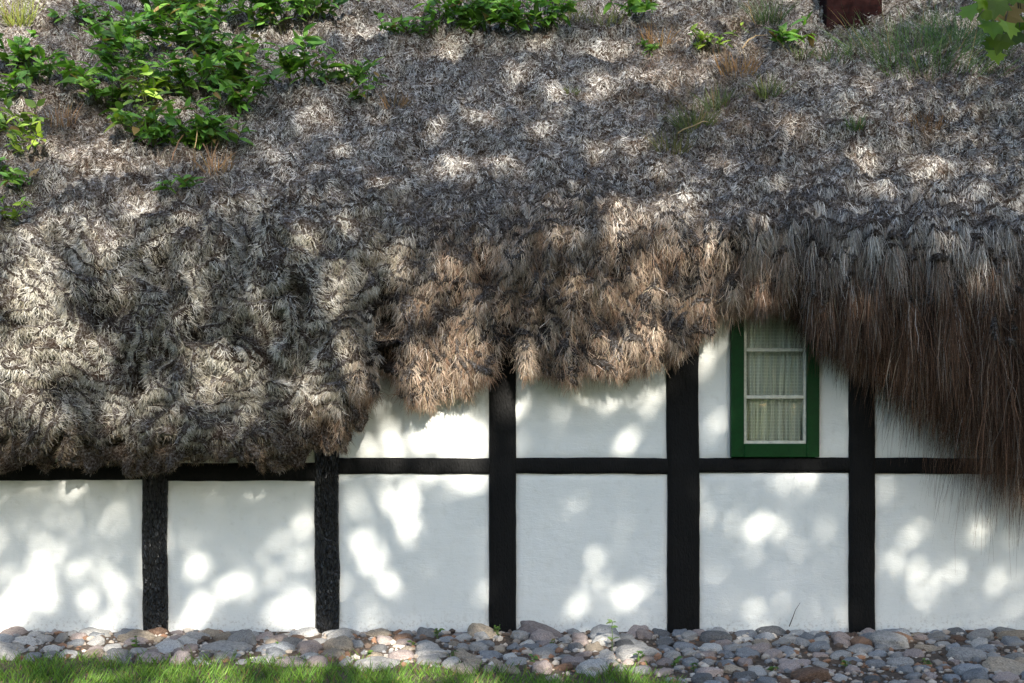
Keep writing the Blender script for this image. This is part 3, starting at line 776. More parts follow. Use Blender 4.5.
GB = 'leafy weeds growing on the seaweed roof'
W_ = [  # px, py, size, leaves, label
    (215, 22, .16, 26, 'weed at the top edge of the photo above the right of the big roof patch'),
    (158, 22, .16, 26, 'weed at the top edge of the photo above the middle of the big roof patch'),
    (112, 48, .15, 24, 'weed at the top left corner of the big green roof patch'),
    (244, 82, .15, 26, 'weed filling the right flank of the big roof patch near its bushy neighbour'),
    (90, 84, .13, 18, 'outermost weed on the left flank of the big green roof patch'),
    (103, 105, .20, 34, 'leafy green weed at the lower left edge of the big green roof patch'),
    (128, 72, .20, 36, 'leafy weed on the upper left shoulder of the big green roof patch'),
    (160, 52, .20, 34, 'leafy weed at the top of the big roof patch, left of its highest edge'),
    (197, 44, .20, 36, 'leafy weed topping the big roof patch just right of its middle'),
    (228, 58, .20, 36, 'leafy weed at the upper right corner of the big roof patch'),
    (152, 100, .18, 26, 'pale broad-leaved weed left of centre in the big roof patch'),
    (185, 88, .22, 42, 'tall bushy weed standing in the centre of the big roof patch'),
    (216, 88, .22, 42, 'dense dark green weed right of centre in the big roof patch'),
    (238, 112, .18, 34, 'leafy weed hanging at the right edge of the big roof patch'),
    (135, 128, .15, 22, 'sunlit yellowish weed at the lower left corner of the big roof patch'),
    (158, 146, .16, 30, 'weed with broad leaves trailing at the lowest left tip of the big roof patch'),
    (196, 140, .18, 38, 'broad-leaved weed at the lowest middle point of the big roof patch'),
    (222, 146, .15, 24, 'weed beside bare brown stalks under the right of the big roof patch'),
    (257, 24, .18, 34, 'leafy weed left of the tall upright clump near the roof top'),
    (284, 22, .26, 60, 'tall upright leafy clump near the roof top left of the bare grey thatch'),
    (312, 14, .18, 30, 'long-leaved weed leaning right from the tall upright clump near the roof top'),
    (305, 76, .18, 44, 'isolated bushy green weed on grey thatch right of the big roof patch'),
    (352, 84, .13, 18, 'small pointed weed alone on grey thatch between the two green clumps'),
    (364, 96, .10, 12, 'tiny broad-leaved weed just below the small pointed weed on grey thatch'),
    (95, 22, .12, 16, 'small weed at the roof top above the left of the big green patch'),
    (185, 8, .14, 22, 'weed cut off by the top of the photo above the big green patch'),
    (76, 22, .09, 10, 'sparse little weed on mauve thatch left of the roof patch top'),
    (20, 62, .16, 28, 'leafy weed halfway up the green left margin of the roof'),
    (38, 82, .14, 22, 'weed leaning right out of the green left margin of the roof'),
    (12, 98, .14, 22, 'dark leafy weed hugging the left margin of the roof'),
    (24, 132, .13, 20, 'leafy weed above a brighter one low on the left margin of the roof'),
    (26, 155, .12, 18, 'bright green weed low on the left margin of the roof'),
    (24, 190, .10, 14, 'small rounded weed below the others on the left margin of the roof'),
    (4, 172, .08, 8, 'small weed half out of the photo on the left margin of the roof'),
    (6, 218, .11, 14, 'lowest yellowish weed on the left margin of the roof'),
    (396, 32, .10, 14, 'small weed at the left end of the green row along the roof top'),
    (422, 33, .12, 20, 'low weed second from the left end of the green row along the roof top'),
    (452, 22, .16, 34, 'bushy weed left of centre in the green row along the roof top'),
    (472, 34, .13, 24, 'low spreading weed under the bushy ones in the green row along the roof top'),
    (490, 20, .17, 36, 'bushy weed at the centre of the green row along the roof top'),
    (517, 26, .16, 34, 'broad-leaved weed right of centre in the green row along the roof top'),
    (545, 22, .16, 34, 'large-leaved weed near the right end of the green row along the roof top'),
    (560, 10, .12, 16, 'last weed at the right end of the green row along the roof top'),
    (637, 14, .15, 24, 'lone leafy weed at the roof top right of the green row'),
    (702, 48, .08, 8, 'small pale weed with three broad leaves on brown thatch'),
    (722, 48, .11, 12, 'bright green weed beside a straw stalk on brown thatch'),
    (650, 52, .07, 7, 'tiny weed on sunlit thatch below the lone leafy weed'),
    (790, 44, .13, 20, 'weed with straw stalk left of the dark red chimney'),
    (178, 188, .07, 7, 'tiny weed on bare thatch below the big roof patch'),
    (193, 192, .06, 6, 'tiniest weed right below the bare brown stalks of the roof patch'),
]
for (px, py, sz, nl, lab) in W_:
    yel = px < 45 and py < 60 or 'yellowish' in lab or 'pale' in lab or 'bright' in lab
    broadleaf(px, py, sz, nl, lab, GB, (.15, .25, .045) if yel else (.085, .20, .038), .105 if sz > .12 else .075)

GT = 'grassy tufts growing on the seaweed roof'
T_ = [(655, 42, .16, 60, .14, (.20, .13, .07), 'dry brown tuft below the lone leafy weed at the roof top'),
      (740, 72, .18, 70, .16, (.17, .11, .06), 'dry brown tuft between the straw stalk and the olive grass tufts'),
      (925, 128, .14, 80, .18, (.13, .08, .045), 'dry rusty tuft right of the pale grey mound'),
      (392, 104, .12, 50, .12, (.17, .12, .08), 'dry brown tuft on grey thatch below the tiny broad-leaved weed'),
      (62, 120, .16, 60, .16, (.16, .11, .08), 'dry brown tuft between the left margin and the big roof patch'),
      (600, 22, .16, 50, .14, (.08, .10, .04), 'faded grass tuft between the green row and the lone leafy weed'),
      (215, 168, .16, 60, .16, (.15, .10, .06), 'dry brown tuft under the hanging stalk of the big roof patch'),
      (830, 60, .14, 60, .14, (.05, .09, .035), 'mossy tuft at the foot of the chimney'),
      (18, 22, .26, 90, .12, (.13, .17, .04), 'sunlit yellow-green grass tuft in the top left corner of the roof'),
      (690, 128, .22, 110, .14, (.06, .085, .028), 'olive grass tuft on brown thatch with a pale runner across it'),
      (715, 108, .20, 80, .12, (.055, .085, .03), 'olive grass tuft right of the one with the pale runner'),
      (672, 150, .18, 70, .12, (.065, .075, .03), 'lowest dry olive grass tuft on brown thatch'),
      (766, 96, .18, 80, .10, (.06, .09, .03), 'thin green tuft between brown thatch and the pale grey mound'),
      (770, 18, .26, 90, .12, (.028, .055, .018), 'dark green tuft at the roof top left of the chimney'),
      (908, 52, .40, 200, .34, (.045, .095, .03), 'feathery green tuft just right of the dark red chimney'),
      (938, 70, .40, 240, .36, (.045, .095, .03), 'largest feathery green tuft between chimney and hanging maple leaves'),
      (960, 40, .34, 200, .2, (.03, .08, .028), 'feathery tuft nearest the hanging maple leaves'),
      (858, 128, .12, 70, .08, (.045, .085, .03), 'small mossy green tuft on the pale grey mound'),
      (575, 92, .07, 30, .05, (.06, .08, .03), 'tiny dark tuft on pale thatch under the green row'),
      (575, 20, .16, 50, .10, (.09, .11, .035), 'dry grass tuft at the right end of the green row'),
      (800, 55, .14, 40, .1, (.05, .09, .03), 'low green tuft beneath the chimney on its left')]
for i, (px, py, h, nb, sp, base, lab) in enumerate(T_):
    p, n, d = on_roof(px, py)
    fe = 'feathery' in lab
    tuft(p, n, h, nb, sp * (1.5 if fe else 1), lab, 'grass tuft', 'grass_tuft', base, GT, i * 3, .004 if fe else .0055, lean=(0, -.3, .9), flop=1.5 if fe else .9)

# a few bare stalks lying on the thatch
GS = 'bare stalks lying on the thatch'
for i, (xa, ya, xb, yb, lab) in enumerate([(190, 122, 196, 152, 'pale bare stalk standing in the big green roof patch'), (176, 162, 200, 130, 'brown bare stalk slanting under the big green roof patch'),
                                           (205, 150, 222, 182, 'brown bare stalk hanging below the right of the big roof patch'), (744, 50, 768, 38, 'straw stalk lying beside the bright green weed'),
                                           (778, 40, 797, 60, 'straw stalk sloping left of the chimney'), (674, 138, 706, 122, 'pale runner lying across the olive grass tuft')]):
    A, na, _ = on_roof(xa, ya); B, nb_, _ = on_roof(xb, yb)
    t = np.linspace(0, 1, 8)[:, None]; mid = np.sin(t * math.pi) * .05
    pts = A * (1 - t) + B * t + (na + np.array([0, -.3, .2])) * (.035 + mid) + RNG.normal(0, .004, (8, 3))
    mb = MB(); tube(mb, pts - A, np.linspace(.006, .003, 8), 6, (.34, .24, .12) if i > 2 or i == 0 else (.16, .09, .05))
    o = mb.build('bare_stalk', M['stem'], None, True); o.location = tuple(A); tag(o, lab, 'stalk', GS)

# ================================================================== COBBLES
def cobble_mesh(seed):
    import bmesh
    bm = bmesh.new(); bmesh.ops.create_icosphere(bm, subdivisions=4, radius=1)
    rng = np.random.default_rng(seed); e = rng.uniform(2.1, 2.9)
    V = np.array([v.co for v in bm.verts])
    V = V / (np.abs(V) ** e).sum(1, keepdims=True) ** (1 / e)
    ph = rng.uniform(0, 50)
    V = V * (1 + .24 * fbm(V[:, 0] * 1.1 + ph, V[:, 1] * 1.1 + V[:, 2] * .8, 2, seed) + .13 * fbm(V[:, 2] * 2.3 + ph, V[:, 1] * 2.3 + V[:, 0], 3, seed + 2))[:, None]
    for v, q in zip(bm.verts, V): v.co = q
    me = bpy.data.meshes.new('cobblestone'); bm.to_mesh(me); bm.free()
    me.polygons.foreach_set('use_smooth', np.ones(len(me.polygons), bool))
    me.materials.append(SMAT[0])
    return me


CM = [cobble_mesh(k + 1) for k in range(10)]


def grass_edge(px):
    return np.interp(px, [-200, 0, 150, 300, 420, 520, 560, 590, 615, 645, 680, 760, 1300], [.66, .68, .72, .76, .86, .98, 1.15, 1.05, .88, .95, 1.3, 1.7, 1.7])


ROWS = ['in the row touching the wall', 'in the second row out', 'in the third row out', 'in the fourth row out', 'in the fifth row out', 'in the sixth row out', 'in the seventh row out', 'in the eighth row out', 'in the outermost row']
BAYS = [(-1e9, 154, 'first'), (154, 327, 'second'), (327, 502, 'third'), (502, 683, 'fourth'), (683, 862, 'fifth'), (862, 1e9, 'sixth')]
ORD = ['first', 'second', 'third', 'fourth', 'fifth', 'sixth', 'seventh', 'eighth', 'ninth', 'tenth', 'eleventh', 'twelfth', 'thirteenth', 'fourteenth', 'fifteenth', 'sixteenth', 'seventeenth', 'eighteenth', 'nineteenth', 'twentieth']
rng = np.random.default_rng(77)
stones = []
o_ = .06
for r in range(9):
    x = -4.05 + rng.uniform(0, .15)
    while x < 4.05:
        w = float(np.clip(rng.lognormal(math.log(.113), .42), .06, .34))
        if r == 0: w = float(np.clip(w * 1.15, .12, .4))
        dpt = float(np.clip(w * rng.uniform(.62, .95), .08, .20))
        y = -(o_ + rng.normal(0, .028)); xc = x + w / 2
        px = 512 + FPX * xc / (9 + y)
        if not (-y > grass_edge(px) + .02) and -35 < px < 1060:
            stones.append([r, xc, y, w, dpt, px])
        x += w * rng.uniform(.92, 1.12)
    o_ += .118 + .010 * r
stones.sort(key=lambda q: -q[3])
small_ones = stones[300:]; stones = stones[:300]
cnt = {}
for s_ in stones:
    k = next(i for i, (a, b_, _) in enumerate(BAYS) if a <= s_[5] < b_); s_.append(k); cnt.setdefault((s_[0], k), []).append(s_)
for (r, k), L_ in cnt.items():
    L_.sort(key=lambda q: q[1])
    for i, (_, xc, y, w, dpt, px, _k) in enumerate(L_):
        warm = px < 640
        pr = np.array([.26, .10, .28, .05, .07, .14, .2]) if warm else np.array([.13, .24, .18, .14, .06, .2, .08])
        ci = rng.choice(7, p=pr / pr.sum())
        hgt = min(w, dpt) * rng.uniform(.30, .44)
        ob = bpy.data.objects.new('cobblestone', CM[rng.integers(10)])
        ob.location = (xc, y, float(ground_z(np.array(xc), np.array(y))) + hgt * rng.uniform(-.50, .06) + (.004 if r else -.012))
        ob.scale = (w / 2, dpt / 2, hgt)
        ob.rotation_euler = (rng.normal(.10, .2), rng.normal(0, .22), rng.normal(0, .4))
        ob.material_slots[0].link = 'OBJECT' if False else 'DATA'
        link(ob)
        ob.material_slots[0].link = 'OBJECT'; ob.material_slots[0].material = SMAT[ci]
        size = 'large' if w > .25 else ('small' if w < .14 else 'rounded')
        tag(ob, f'{size} {STONES[ci][0]} cobble {ORD[i]} from left {ROWS[r]} below {BAYS[k][2]} panel', 'cobblestone', 'cobblestones along the foot of the wall')
print('cobbles', len(stones), len(small_ones))
# grit and pebbles between them
n = 5200; mb = MB()
me = CM[0]; import bmesh
bm = bmesh.new(); bmesh.ops.create_icosphere(bm, subdivisions=1, radius=1); tv = np.array([v.co for v in bm.verts]); tf = np.array([[v.index for v in f.verts] for f in bm.faces]); bm.free()
xg = rng.uniform(-4, 4, n); yg = -rng.uniform(.01, 1.5, n); rg = rng.uniform(.006, .024, n) * rng.choice([.6, 1, 1.3], n)
zg = ground_z(xg, yg) + rg * .3
okp = -yg < grass_edge(512 + FPX * xg / (9 + yg)) - .03; xg, yg, rg = xg[okp], yg[okp], rg[okp]; n = len(xg)
zg = ground_z(xg, yg) + rg * .3
jit = 1 + rng.normal(0, .14, (n, len(tv), 1))
V = np.stack([xg, yg, zg], -1)[:, None] + tv[None] * jit * (rg[:, None] * np.stack([rng.uniform(.8, 1.4, n), rng.uniform(.7, 1.2, n), rng.uniform(.5, .9, n)], -1))[:, None]
_ = 0
cc = np.array([(.34, .29, .24), (.2, .2, .2), (.23, .13, .08), (.42, .38, .33), (.11, .08, .06)])[rng.integers(0, 5, n)] * rng.uniform(.7, 1.2, (n, 1))
M['grit'] = tint_mat('grit', .85)
o = np_mesh('gravel', V, tf[None] + (np.arange(n) * len(tv))[:, None, None] if False else (tf[None] + (np.arange(n) * len(tv))[:, None, None]).reshape(-1, 3), M['grit'], None, np.repeat(cc, len(tv), 0))
tag(o, 'loose grit and small pebbles in the gaps of the cobble strip', 'gravel', kind='stuff')

# ================================================================== GRASS
n = 48000
xg = rng.uniform(-4.3, 4.3, n); og = rng.uniform(.5, 2.1, n)
pxg = 512 + FPX * xg / (9 - og)
clump = fbm(xg * 3.2, og * 3.2, 3, 88)
keep = og > grass_edge(pxg) + .30 * clump + rng.normal(0, .07, n)
keep &= rng.random(n) < np.where(pxg < 430, 1, .85 - .25 * (pxg > 700)) * ss(-.5, .1, clump + .25)
xg, og, clump = xg[keep], og[keep], clump[keep]; n = len(xg)
P = np.stack([xg, -og, ground_z(xg, -og) - .005], -1)
a = rng.uniform(0, 2 * math.pi, n)
D = np.stack([np.cos(a) * .5, np.sin(a) * .5, np.ones(n)], -1) + rng.normal(0, .12, (n, 3))
L = rng.uniform(.03, .095, n) * (1 + .9 * clump)
V, F, C = leaf_arrays(BLADE, P, D, norm(np.stack([np.sin(a), -np.cos(a), np.full(n, .3)], -1)), L, rng.uniform(.003, .0065, n), greens(rng, n, (.08, .17, .03), .5))
o = np_mesh('grass', V, F, M['grass'], None, C); tag(o, 'short green grass edging the cobble strip', 'grass', kind='stuff')

# ---- small weeds among the cobbles
def small_weed(px, py, h, nl, label, name='cobble_weed', base=(.06, .13, .03), leaf=.035, flower=False, seed=0):
    r_ = np.random.default_rng(int(px * 3 + py))
    # intersect the view ray with the sloping strip
    o = .1
    for _ in range(40):
        z = -.032 - .110 * min(1, max(0, o / 1.25)); d = (CAM_Z - z) * FPX / (py - HOR); o = .5 * o + .5 * (9 - d)
    o = max(.03, o); xx = (px - 512) * (9 - o) / FPX; z = float(ground_z(np.array(xx), np.array(-o)))
    root = empty(name, (xx, -o, z), label, 'weed', 'weeds between the cobbles'); st = MB(); P = []; D = []
    ns = 1 if flower else 3
    for k in range(ns):
        a_ = r_.uniform(0, 6.28); t = np.linspace(0, 1, 6)[:, None]
        pts = np.array([math.cos(a_) * .25, -.2, 1]) * h * r_.uniform(.7, 1) * t + r_.normal(0, .004, (6, 3)) * t
        if flower: pts = np.array([.02, -.05, 1]) * h * t + r_.normal(0, .003, (6, 3)) * t
        tube(st, pts, np.linspace(.004, .002, 6), 5, (.10, .15, .05))
        for q in range(nl // ns):
            i = r_.integers(0, 6) if not flower else r_.choice([1, 2, 2, 4, 5, 5, 5]); P.append(pts[i]); b2 = r_.uniform(0, 6.28)
            D.append((math.cos(b2), math.sin(b2) * .8, r_.uniform(-.2, .6)))
    k = len(P); L = leaf * r_.uniform(.6, 1.3, k)
    V, F, C = leaf_arrays(OVATE, np.array(P), np.array(D), norm(np.array([0, -.5, 1]) + r_.normal(0, .3, (k, 3))), L, L * .6, greens(r_, k, base))
    np_mesh('foliage', V, F, M['leaf'], root, C, True); st.build('stem', M['stem'], root, True)


for a_ in [(612, 652, .20, 12, 'tall thin weed with a pale flowering tip standing against the white wall', 'flowering_weed', (.10, .17, .05), .04, True),
           (137, 648, .07, 12, 'small round-leaved weed below the leftmost black post'), (281, 651, .07, 12, 'pale green weed below the second panel near its right end'),
           (437, 638, .08, 16, 'green weed close to the wall below the third panel'), (413, 648, .06, 12, 'low weed among stones below the third panel, left of the taller one'),
           (497, 637, .08, 14, 'weed at the foot of the middle black post'), (369, 658, .06, 12, 'yellowish weed in the cobbles near the grass edge below the third panel'),
           (452, 660, .07, 14, 'weed at the grass edge below the third panel right end'), (553, 648, .06, 12, 'low weed on bare soil below the fourth panel'),
           (534, 664, .06, 10, 'weed beside the pale flat stone at the bottom below the fourth panel'), (675, 668, .06, 10, 'light green weed below the thick black post'),
           (694, 672, .06, 10, 'yellow-green weed right of the light green one below the thick post'), (640, 664, .09, 22, 'bushy low weed right of the sunlit grass tuft'),
           (772, 672, .05, 10, 'sparse weed at the bottom edge below the fifth panel'), (846, 668, .06, 14, 'low weed in shaded cobbles below the rightmost black post'),
           (925, 668, .05, 12, 'creeping weed in shaded cobbles below the sixth panel')]:
    small_weed(*a_)
# leaning dead twig at the wall foot
mb = MB(); tube(mb, np.array([(0, 0, 0), (.03, .02, .06), (.05, .03, .11), (.085, .035, .16)]), np.linspace(.004, .0015, 4), 5, (.08, .06, .045))
o = mb.build('dead_twig', M['stem'], None, True); o.location = (wx(787), -.07, .02); tag(o, 'thin dead twig leaning on the wall below the fifth panel', 'twig')

# ================================================================== TREES THAT SHADE THE HOUSE
ex = norm(np.cross(np.array([0, 0, 1.0]), SUN)); ey = np.cross(SUN, ex)


def hole(p): return p @ ex, p @ ey


# gaps in the foliage through which the sun reaches the wall and roof
WS = [  # px, py, r(m)
    (12, 575, .10), (20, 600, .12), (45, 590, .10), (60, 570, .13), (55, 605, .10), (82, 560, .10), (95, 575, .08), (100, 590, .09), (85, 600, .07), (120, 545, .07), (122, 580, .09), (80, 530, .06), (22, 530, .06), (5, 545, .07), (105, 520, .07), (8, 615, .1), (125, 500, .06), (30, 495, .05), (110, 610, .07),
    (193, 612, .16), (205, 595, .09), (203, 545, .08), (240, 590, .11), (243, 572, .11), (240, 555, .07), (262, 548, .09), (270, 560, .07), (256, 503, .09), (262, 498, .07), (300, 530, .13), (290, 550, .10), (305, 505, .08), (308, 560, .09), (262, 608, .08), (300, 595, .14), (285, 615, .14), (310, 610, .12), (180, 560, .05), (205, 565, .05), (300, 485, .06),
    (348, 590, .10), (360, 550, .11), (358, 500, .08), (380, 515, .10), (400, 560, .14), (405, 530, .15), (412, 500, .13), (425, 495, .10), (395, 585, .14), (385, 610, .14), (400, 600, .12), (420, 575, .07), (428, 605, .08), (345, 615, .1), (355, 475, .06), (400, 478, .07), (450, 485, .12), (465, 482, .14), (480, 500, .10), (440, 560, .06), (470, 600, .10), (480, 580, .08), (485, 545, .08), (458, 615, .09), (375, 565, .09), (370, 590, .10),
    (395, 440, .2), (405, 420, .2), (430, 420, .2), (470, 435, .2), (455, 415, .15), (420, 448, .2), (450, 440, .16), (475, 448, .13), (435, 430, .12), (410, 425, .10), (380, 450, .10), (465, 425, .10),
    (528, 490, .11), (522, 475, .09), (545, 490, .09), (530, 515, .06), (540, 525, .06), (560, 522, .05), (575, 475, .05), (600, 490, .05), (620, 545, .07), (640, 525, .05), (590, 560, .12), (595, 565, .10), (608, 555, .08), (580, 585, .11), (590, 598, .12), (572, 600, .09), (605, 585, .10), (620, 590, .12), (560, 575, .07), (640, 570, .08), (645, 585, .06), (555, 590, .06), (615, 605, .11), (570, 615, .07), (600, 615, .09), (630, 610, .09), (537, 555, .05),
    (595, 395, .11), (575, 400, .06), (550, 415, .09), (535, 440, .08), (520, 450, .08), (575, 445, .07), (612, 444, .08), (625, 445, .07), (635, 442, .08), (650, 430, .06), (645, 415, .06), (630, 405, .06), (660, 395, .06), (600, 420, .05), (558, 428, .05), (522, 425, .06), (585, 425, .05),
    (706, 410, .08), (708, 430, .09), (718, 440, .06), (725, 415, .06), (712, 450, .05), (704, 395, .05),
    (783, 566, .09), (788, 548, .06), (780, 530, .06), (790, 520, .05), (772, 535, .05), (800, 545, .04), (742, 520, .05), (748, 530, .04), (775, 485, .05), (785, 480, .05), (760, 600, .05), (757, 470, .04), (800, 482, .04),
    (918, 575, .15), (910, 545, .09), (918, 532, .06), (905, 555, .06), (945, 590, .07), (915, 605, .08), (882, 585, .09), (880, 560, .06), (975, 525, .05), (968, 530, .04), (940, 520, .05), (880, 500, .05), (895, 540, .05), (930, 600, .06), (980, 545, .04), (883, 478, .04)]
RS = [(15, 40, .2), (25, 100, .15), (40, 150, .14), (100, 145, .16), (120, 165, .14), (140, 210, .13), (60, 215, .12), (30, 235, .11), (20, 15, .2), (110, 125, .10), (150, 110, .10), (95, 230, .1), (135, 60, .08), (180, 60, .07), (260, 30, .07), (150, 45, .06),
      (560, 90, .12), (590, 95, .1), (605, 75, .1), (620, 45, .08), (640, 70, .14), (665, 75, .13), (655, 45, .1), (700, 70, .1), (715, 55, .12), (745, 50, .10), (690, 30, .12), (740, 15, .1), (520, 70, .1), (455, 160, .11), (500, 160, .11), (540, 130, .1), (595, 150, .08), (430, 170, .08), (380, 120, .07), (345, 145, .06),
      (610, 200, .13), (625, 225, .16), (600, 245, .11), (650, 215, .12), (680, 195, .13), (695, 215, .11), (665, 250, .11), (715, 240, .12), (640, 275, .12), (600, 300, .13), (570, 290, .1), (630, 310, .1), (660, 300, .1), (540, 270, .09), (690, 270, .1), (715, 285, .1), (560, 240, .08), (695, 175, .1), (720, 160, .08),
      (880, 185, .08), (925, 185, .05), (830, 160, .05), (1000, 255, .04), (985, 300, .04), (780, 250, .06), (760, 215, .06),
      (400, 260, .12), (440, 270, .1), (420, 300, .13), (430, 355, .14), (450, 340, .1), (410, 380, .13), (440, 390, .13), (470, 370, .1), (390, 350, .1), (460, 310, .1), (500, 310, .09), (520, 330, .1), (550, 340, .13), (580, 330, .12), (530, 370, .12), (560, 375, .12), (600, 350, .13), (640, 345, .12), (620, 375, .1), (660, 335, .1), (690, 320, .1), (480, 260, .08), (510, 285, .07),
      (15, 370, .14), (30, 390, .11), (60, 365, .1), (95, 360, .09), (110, 345, .08), (20, 330, .08), (150, 385, .09), (200, 390, .12), (190, 350, .08), (205, 300, .09), (190, 275, .09), (180, 310, .08), (255, 375, .1), (250, 400, .1), (300, 380, .12), (310, 340, .09), (335, 310, .12), (345, 350, .13), (330, 400, .11), (350, 380, .11), (290, 420, .09), (240, 300, .07), (120, 290, .08), (30, 260, .1), (60, 290, .08), (100, 255, .1), (20, 300, .09), (355, 275, .1), (160, 240, .08), (60, 420, .07), (110, 410, .07), (20, 430, .06), (170, 430, .06), (230, 430, .06), (345, 420, .09)]
H = []
H3 = []      # pinhole gaps: (a, b, radius in metres)
for (px, py, r) in WS:
    if r >= .12 and px < 505: H3.append((*hole(np.array([wx(px), 0, wz(py)])), r * .26))
    for _ in range(max(1, int((r / .05) ** 2 * (.85 if px < 505 else .55)))):
        q = RNG.normal(0, r * .62, 2); H3.append((*hole(np.array([wx(px) + q[0], 0, wz(py) + q[1]])), RNG.uniform(.008, .034)))
for _ in range(400):
    px = 1024 * RNG.random() ** 1.25
    H3.append((*hole(np.array([wx(px), 0, RNG.uniform(.0, 1.6)])), RNG.uniform(.004, .022)))
for _ in range(80):
    H.append((*hole(on_roof(RNG.uniform(0, 1024) if RNG.random() < .7 else RNG.uniform(0, 760), RNG.uniform(5, 430))[0]), RNG.uniform(.10, .28)))
for (px, py, r) in RS: H.append((*hole(on_roof(px, py)[0]), r * 1.9))
for _ in range(120):      # the cobble strip and the grass
    xx = RNG.uniform(-3.8, 3.7); yy = -RNG.uniform(.05, 1.7)
    if RNG.random() < (1.0 if xx < .95 else .14): H.append((*hole(np.array([xx, yy, -.06])), RNG.uniform(.08, .28) * (1 if xx < .95 else .5)))
H = np.array([(a_, b__, r_ * .42) for a_, b__, r_ in H] + H3)
print('gaps', len(H))


def make_tree(name, label, base, centre, rad, nleaf, leaf, trunk_r, seed, holes=True, group='trees around the house yard'):
    rng = np.random.default_rng(seed)
    root = empty(name, base, label, 'tree', group)
    base = np.array(base); centre = np.array(centre)
    q = rng.normal(0, 1, (nleaf, 3)); q = norm(q) * rng.random((nleaf, 1)) ** (1 / 2.6)
    lump = 1 + .16 * fbm(q[:, 0] * 2.4 + seed, q[:, 2] * 2.4 + q[:, 1], 3, seed)
    P = centre + q * np.array(rad) * lump[:, None]
    if holes:
        a, b_ = P @ ex, P @ ey; keep = np.ones(nleaf, bool)
        for (ha, hb, hr) in H:
            # a gap is as ragged as the leaves round it
            keep &= (((a - ha) ** 2 + (b_ - hb) ** 2) > (hr + leaf * .30) ** 2) | (rng.random(nleaf) < .10)
        # the crown is thinner towards its upper side, where the roof looks through it
        keep &= rng.random(nleaf) > (.06 + .63 * ss(EAVE_B - .05, EAVE_B + .9, b_))
        P = P[keep]
    n = len(P)
    D = rng.normal(0, 1, (n, 3)); Nn = norm(rng.normal(0, .9, (n, 3)) + SUN * .9)
    L = leaf * rng.uniform(.7, 1.2, n)
    V, F, C = leaf_arrays(DIAM, P - base, D, Nn, L, L * .8, greens(rng, n, (.045, .095, .022)))
    np_mesh('crown', V, F, M['canopy'], root, C)
    mb = MB(); top = centre - base
    t = np.linspace(0, 1, 10)[:, None]
    tube(mb, top * t + rng.normal(0, .06, (10, 3)) * t, np.linspace(trunk_r, trunk_r * .3, 10), 12)
    for k in range(14):
        a0 = top * rng.uniform(.55, .95); e = norm(rng.normal(0, 1, 3)) * np.array(rad) * .75 + top
        tt = np.linspace(0, 1, 6)[:, None]
        tube(mb, a0 * (1 - tt) + e * tt + rng.normal(0, .08, (6, 3)), np.linspace(trunk_r * .22, .02, 6), 6)
    mb.build('trunk', M['bark'], root, True)
    return root


EAVE_B = hole(np.array([0, -.4, 1.9]))[1]
DIST = 17.0
cen = np.array([0.1, .3, 2.35]) + SUN * DIST
make_tree('broadleaf_tree', 'big dense broadleaf tree across the yard whose shade dapples the house front', (cen[0] + .4, cen[1] - .6, -.14), cen, (6.6, 3.6, 4.6), 210000, .105, .34, 4)
for i, (bx, by, rz_, lab) in enumerate([(-10, -23, 4.6, 'added unseen low tree blocking the horizon far on the left'), (-1, -27, 4.8, 'added unseen low tree blocking the horizon far in the middle'), (8, -26, 4.6, 'added unseen low tree blocking the horizon far on the right'),
                                  (17, -17, 4.8, 'added unseen low tree blocking the horizon at the right side'), (-17, -14, 4.8, 'added unseen low tree blocking the horizon at the left side')]):
    make_tree('horizon_blocker_tree', lab, (bx, by, -.14), (bx, by, 4.2), (5.2, 3.2, rz_), 9000, .42, .25, 30 + i, False)  # added out of view to block the bright horizon and lower the ambient light
# a maple at the right of the yard, one bough of which hangs into view
mp_base = np.array([6.2, -3.4, -.14]); mp_cen = np.array([6.6, -3.6, 6.6])
maple = make_tree('maple_tree', 'maple at the right whose lobed leaves hang into the top right corner', tuple(mp_base), mp_cen, (2.4, 2.2, 2.3), 9000, .15, .20, 9)
rng = np.random.default_rng(5)


def cam_pt(px, py, d): return np.array([(px - 512) * d / FPX, CAM_Y + d, CAM_Z + (HOR - py) * d / FPX])


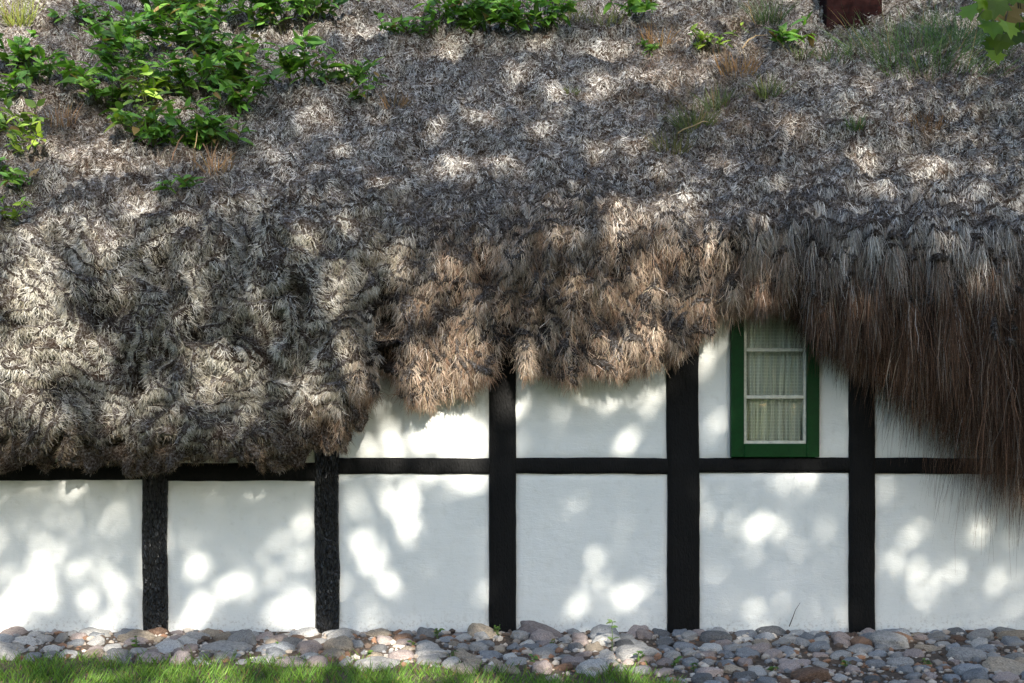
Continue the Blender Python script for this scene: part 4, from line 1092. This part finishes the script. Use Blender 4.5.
tipb = cam_pt(1016, -30, 6.3)
tt = np.linspace(0, 1, 10)[:, None]
a0 = mp_base + (mp_cen - mp_base) * .62
limb = a0 * (1 - tt) + tipb * tt + np.array([0, 0, .35]) * np.sin(tt * math.pi)
mb = MB(); tube(mb, limb - mp_base, np.linspace(.07, .012, 10), 7)
P = []; D = []; Nl = []
for (px, py) in [(1000, 6), (985, 18), (1012, 18), (992, 34), (1008, 34), (1020, 44), (978, 30), (996, 50), (1010, 2), (1022, 12), (972, 16), (1003, 46), (1018, 28), (1030, 30), (1034, 5), (990, 2), (978, 6), (1015, -12), (1000, -14), (985, -12), (1030, -18), (992, 62), (1040, 50), (1045, 20), (1050, -10)]:
    b_ = cam_pt(px + rng.normal(0, 2), py, 6.3 + rng.normal(0, .16)) - mp_base
    P.append(b_ + np.array([0, 0, .06])); D.append((rng.normal(0, .6), -.25 + rng.normal(0, .3), -1)); Nl.append(norm(np.array([rng.normal(0, .5), -1, .35 + rng.normal(0, .4)])))
    tube(mb, np.array([tipb - mp_base + rng.normal(0, .05, 3), (tipb - mp_base + b_) / 2 + np.array([0, 0, .03]), b_ + np.array([0, 0, .06])]), np.linspace(.006, .002, 3), 5)
mb.build('bough', M['bark'], maple, True)
P = np.array(P); k = len(P); L = rng.uniform(.095, .14, k)
V, F, C = leaf_arrays(LOBED, P, np.array(D), np.array(Nl), L, L * .95, greens(rng, k, (.075, .14, .012), .6))
np_mesh('hanging_leaves', V, F, M['leaf'], maple, C)

# ================================================================== LIGHT, SKY, CAMERA
w = bpy.data.worlds.new('World'); sc.world = w; w.use_nodes = True
nt = w.node_tree; bg = nt.nodes['Background']
sky = nt.nodes.new('ShaderNodeTexSky'); sky.sky_type = 'NISHITA'; sky.sun_disc = False
sky.sun_elevation = R(SUN_EL); sky.sun_rotation = R(SUN_AZ)
nt.links.new(sky.outputs[0], bg.inputs[0]); bg.inputs[1].default_value = .15
sl = bpy.data.lights.new('sun', 'SUN'); sl.energy = 5.0; sl.angle = R(.53); sl.color = (1, .93, .82)
so = link(bpy.data.objects.new('sun', sl)); so.rotation_euler = Vector(-SUN).to_track_quat('-Z', 'Y').to_euler(); so.location = tuple(SUN * 40)

cam = bpy.data.cameras.new('camera'); cam.lens = 36 * FPX / 1024; cam.sensor_width = 36; cam.clip_end = 1000
cam.shift_y = (HOR - 341.5) / 1024
co = link(bpy.data.objects.new('camera', cam)); co.location = (0, CAM_Y, CAM_Z); co.rotation_euler = (R(90), 0, 0)
sc.camera = co
vs = sc.view_settings; vs.view_transform = 'Standard'; vs.look = 'None'; vs.exposure = 1.6; vs.gamma = 1; vs.use_curve_mapping = False
sc.cycles.use_denoising = True; sc.cycles.denoiser = 'OPENIMAGEDENOISE'; sc.cycles.denoising_input_passes = 'RGB_ALBEDO_NORMAL'; sc.cycles.denoising_prefilter = 'NONE'
sc.cycles.max_bounces = 8; sc.cycles.diffuse_bounces = 3; sc.cycles.transparent_max_bounces = 12
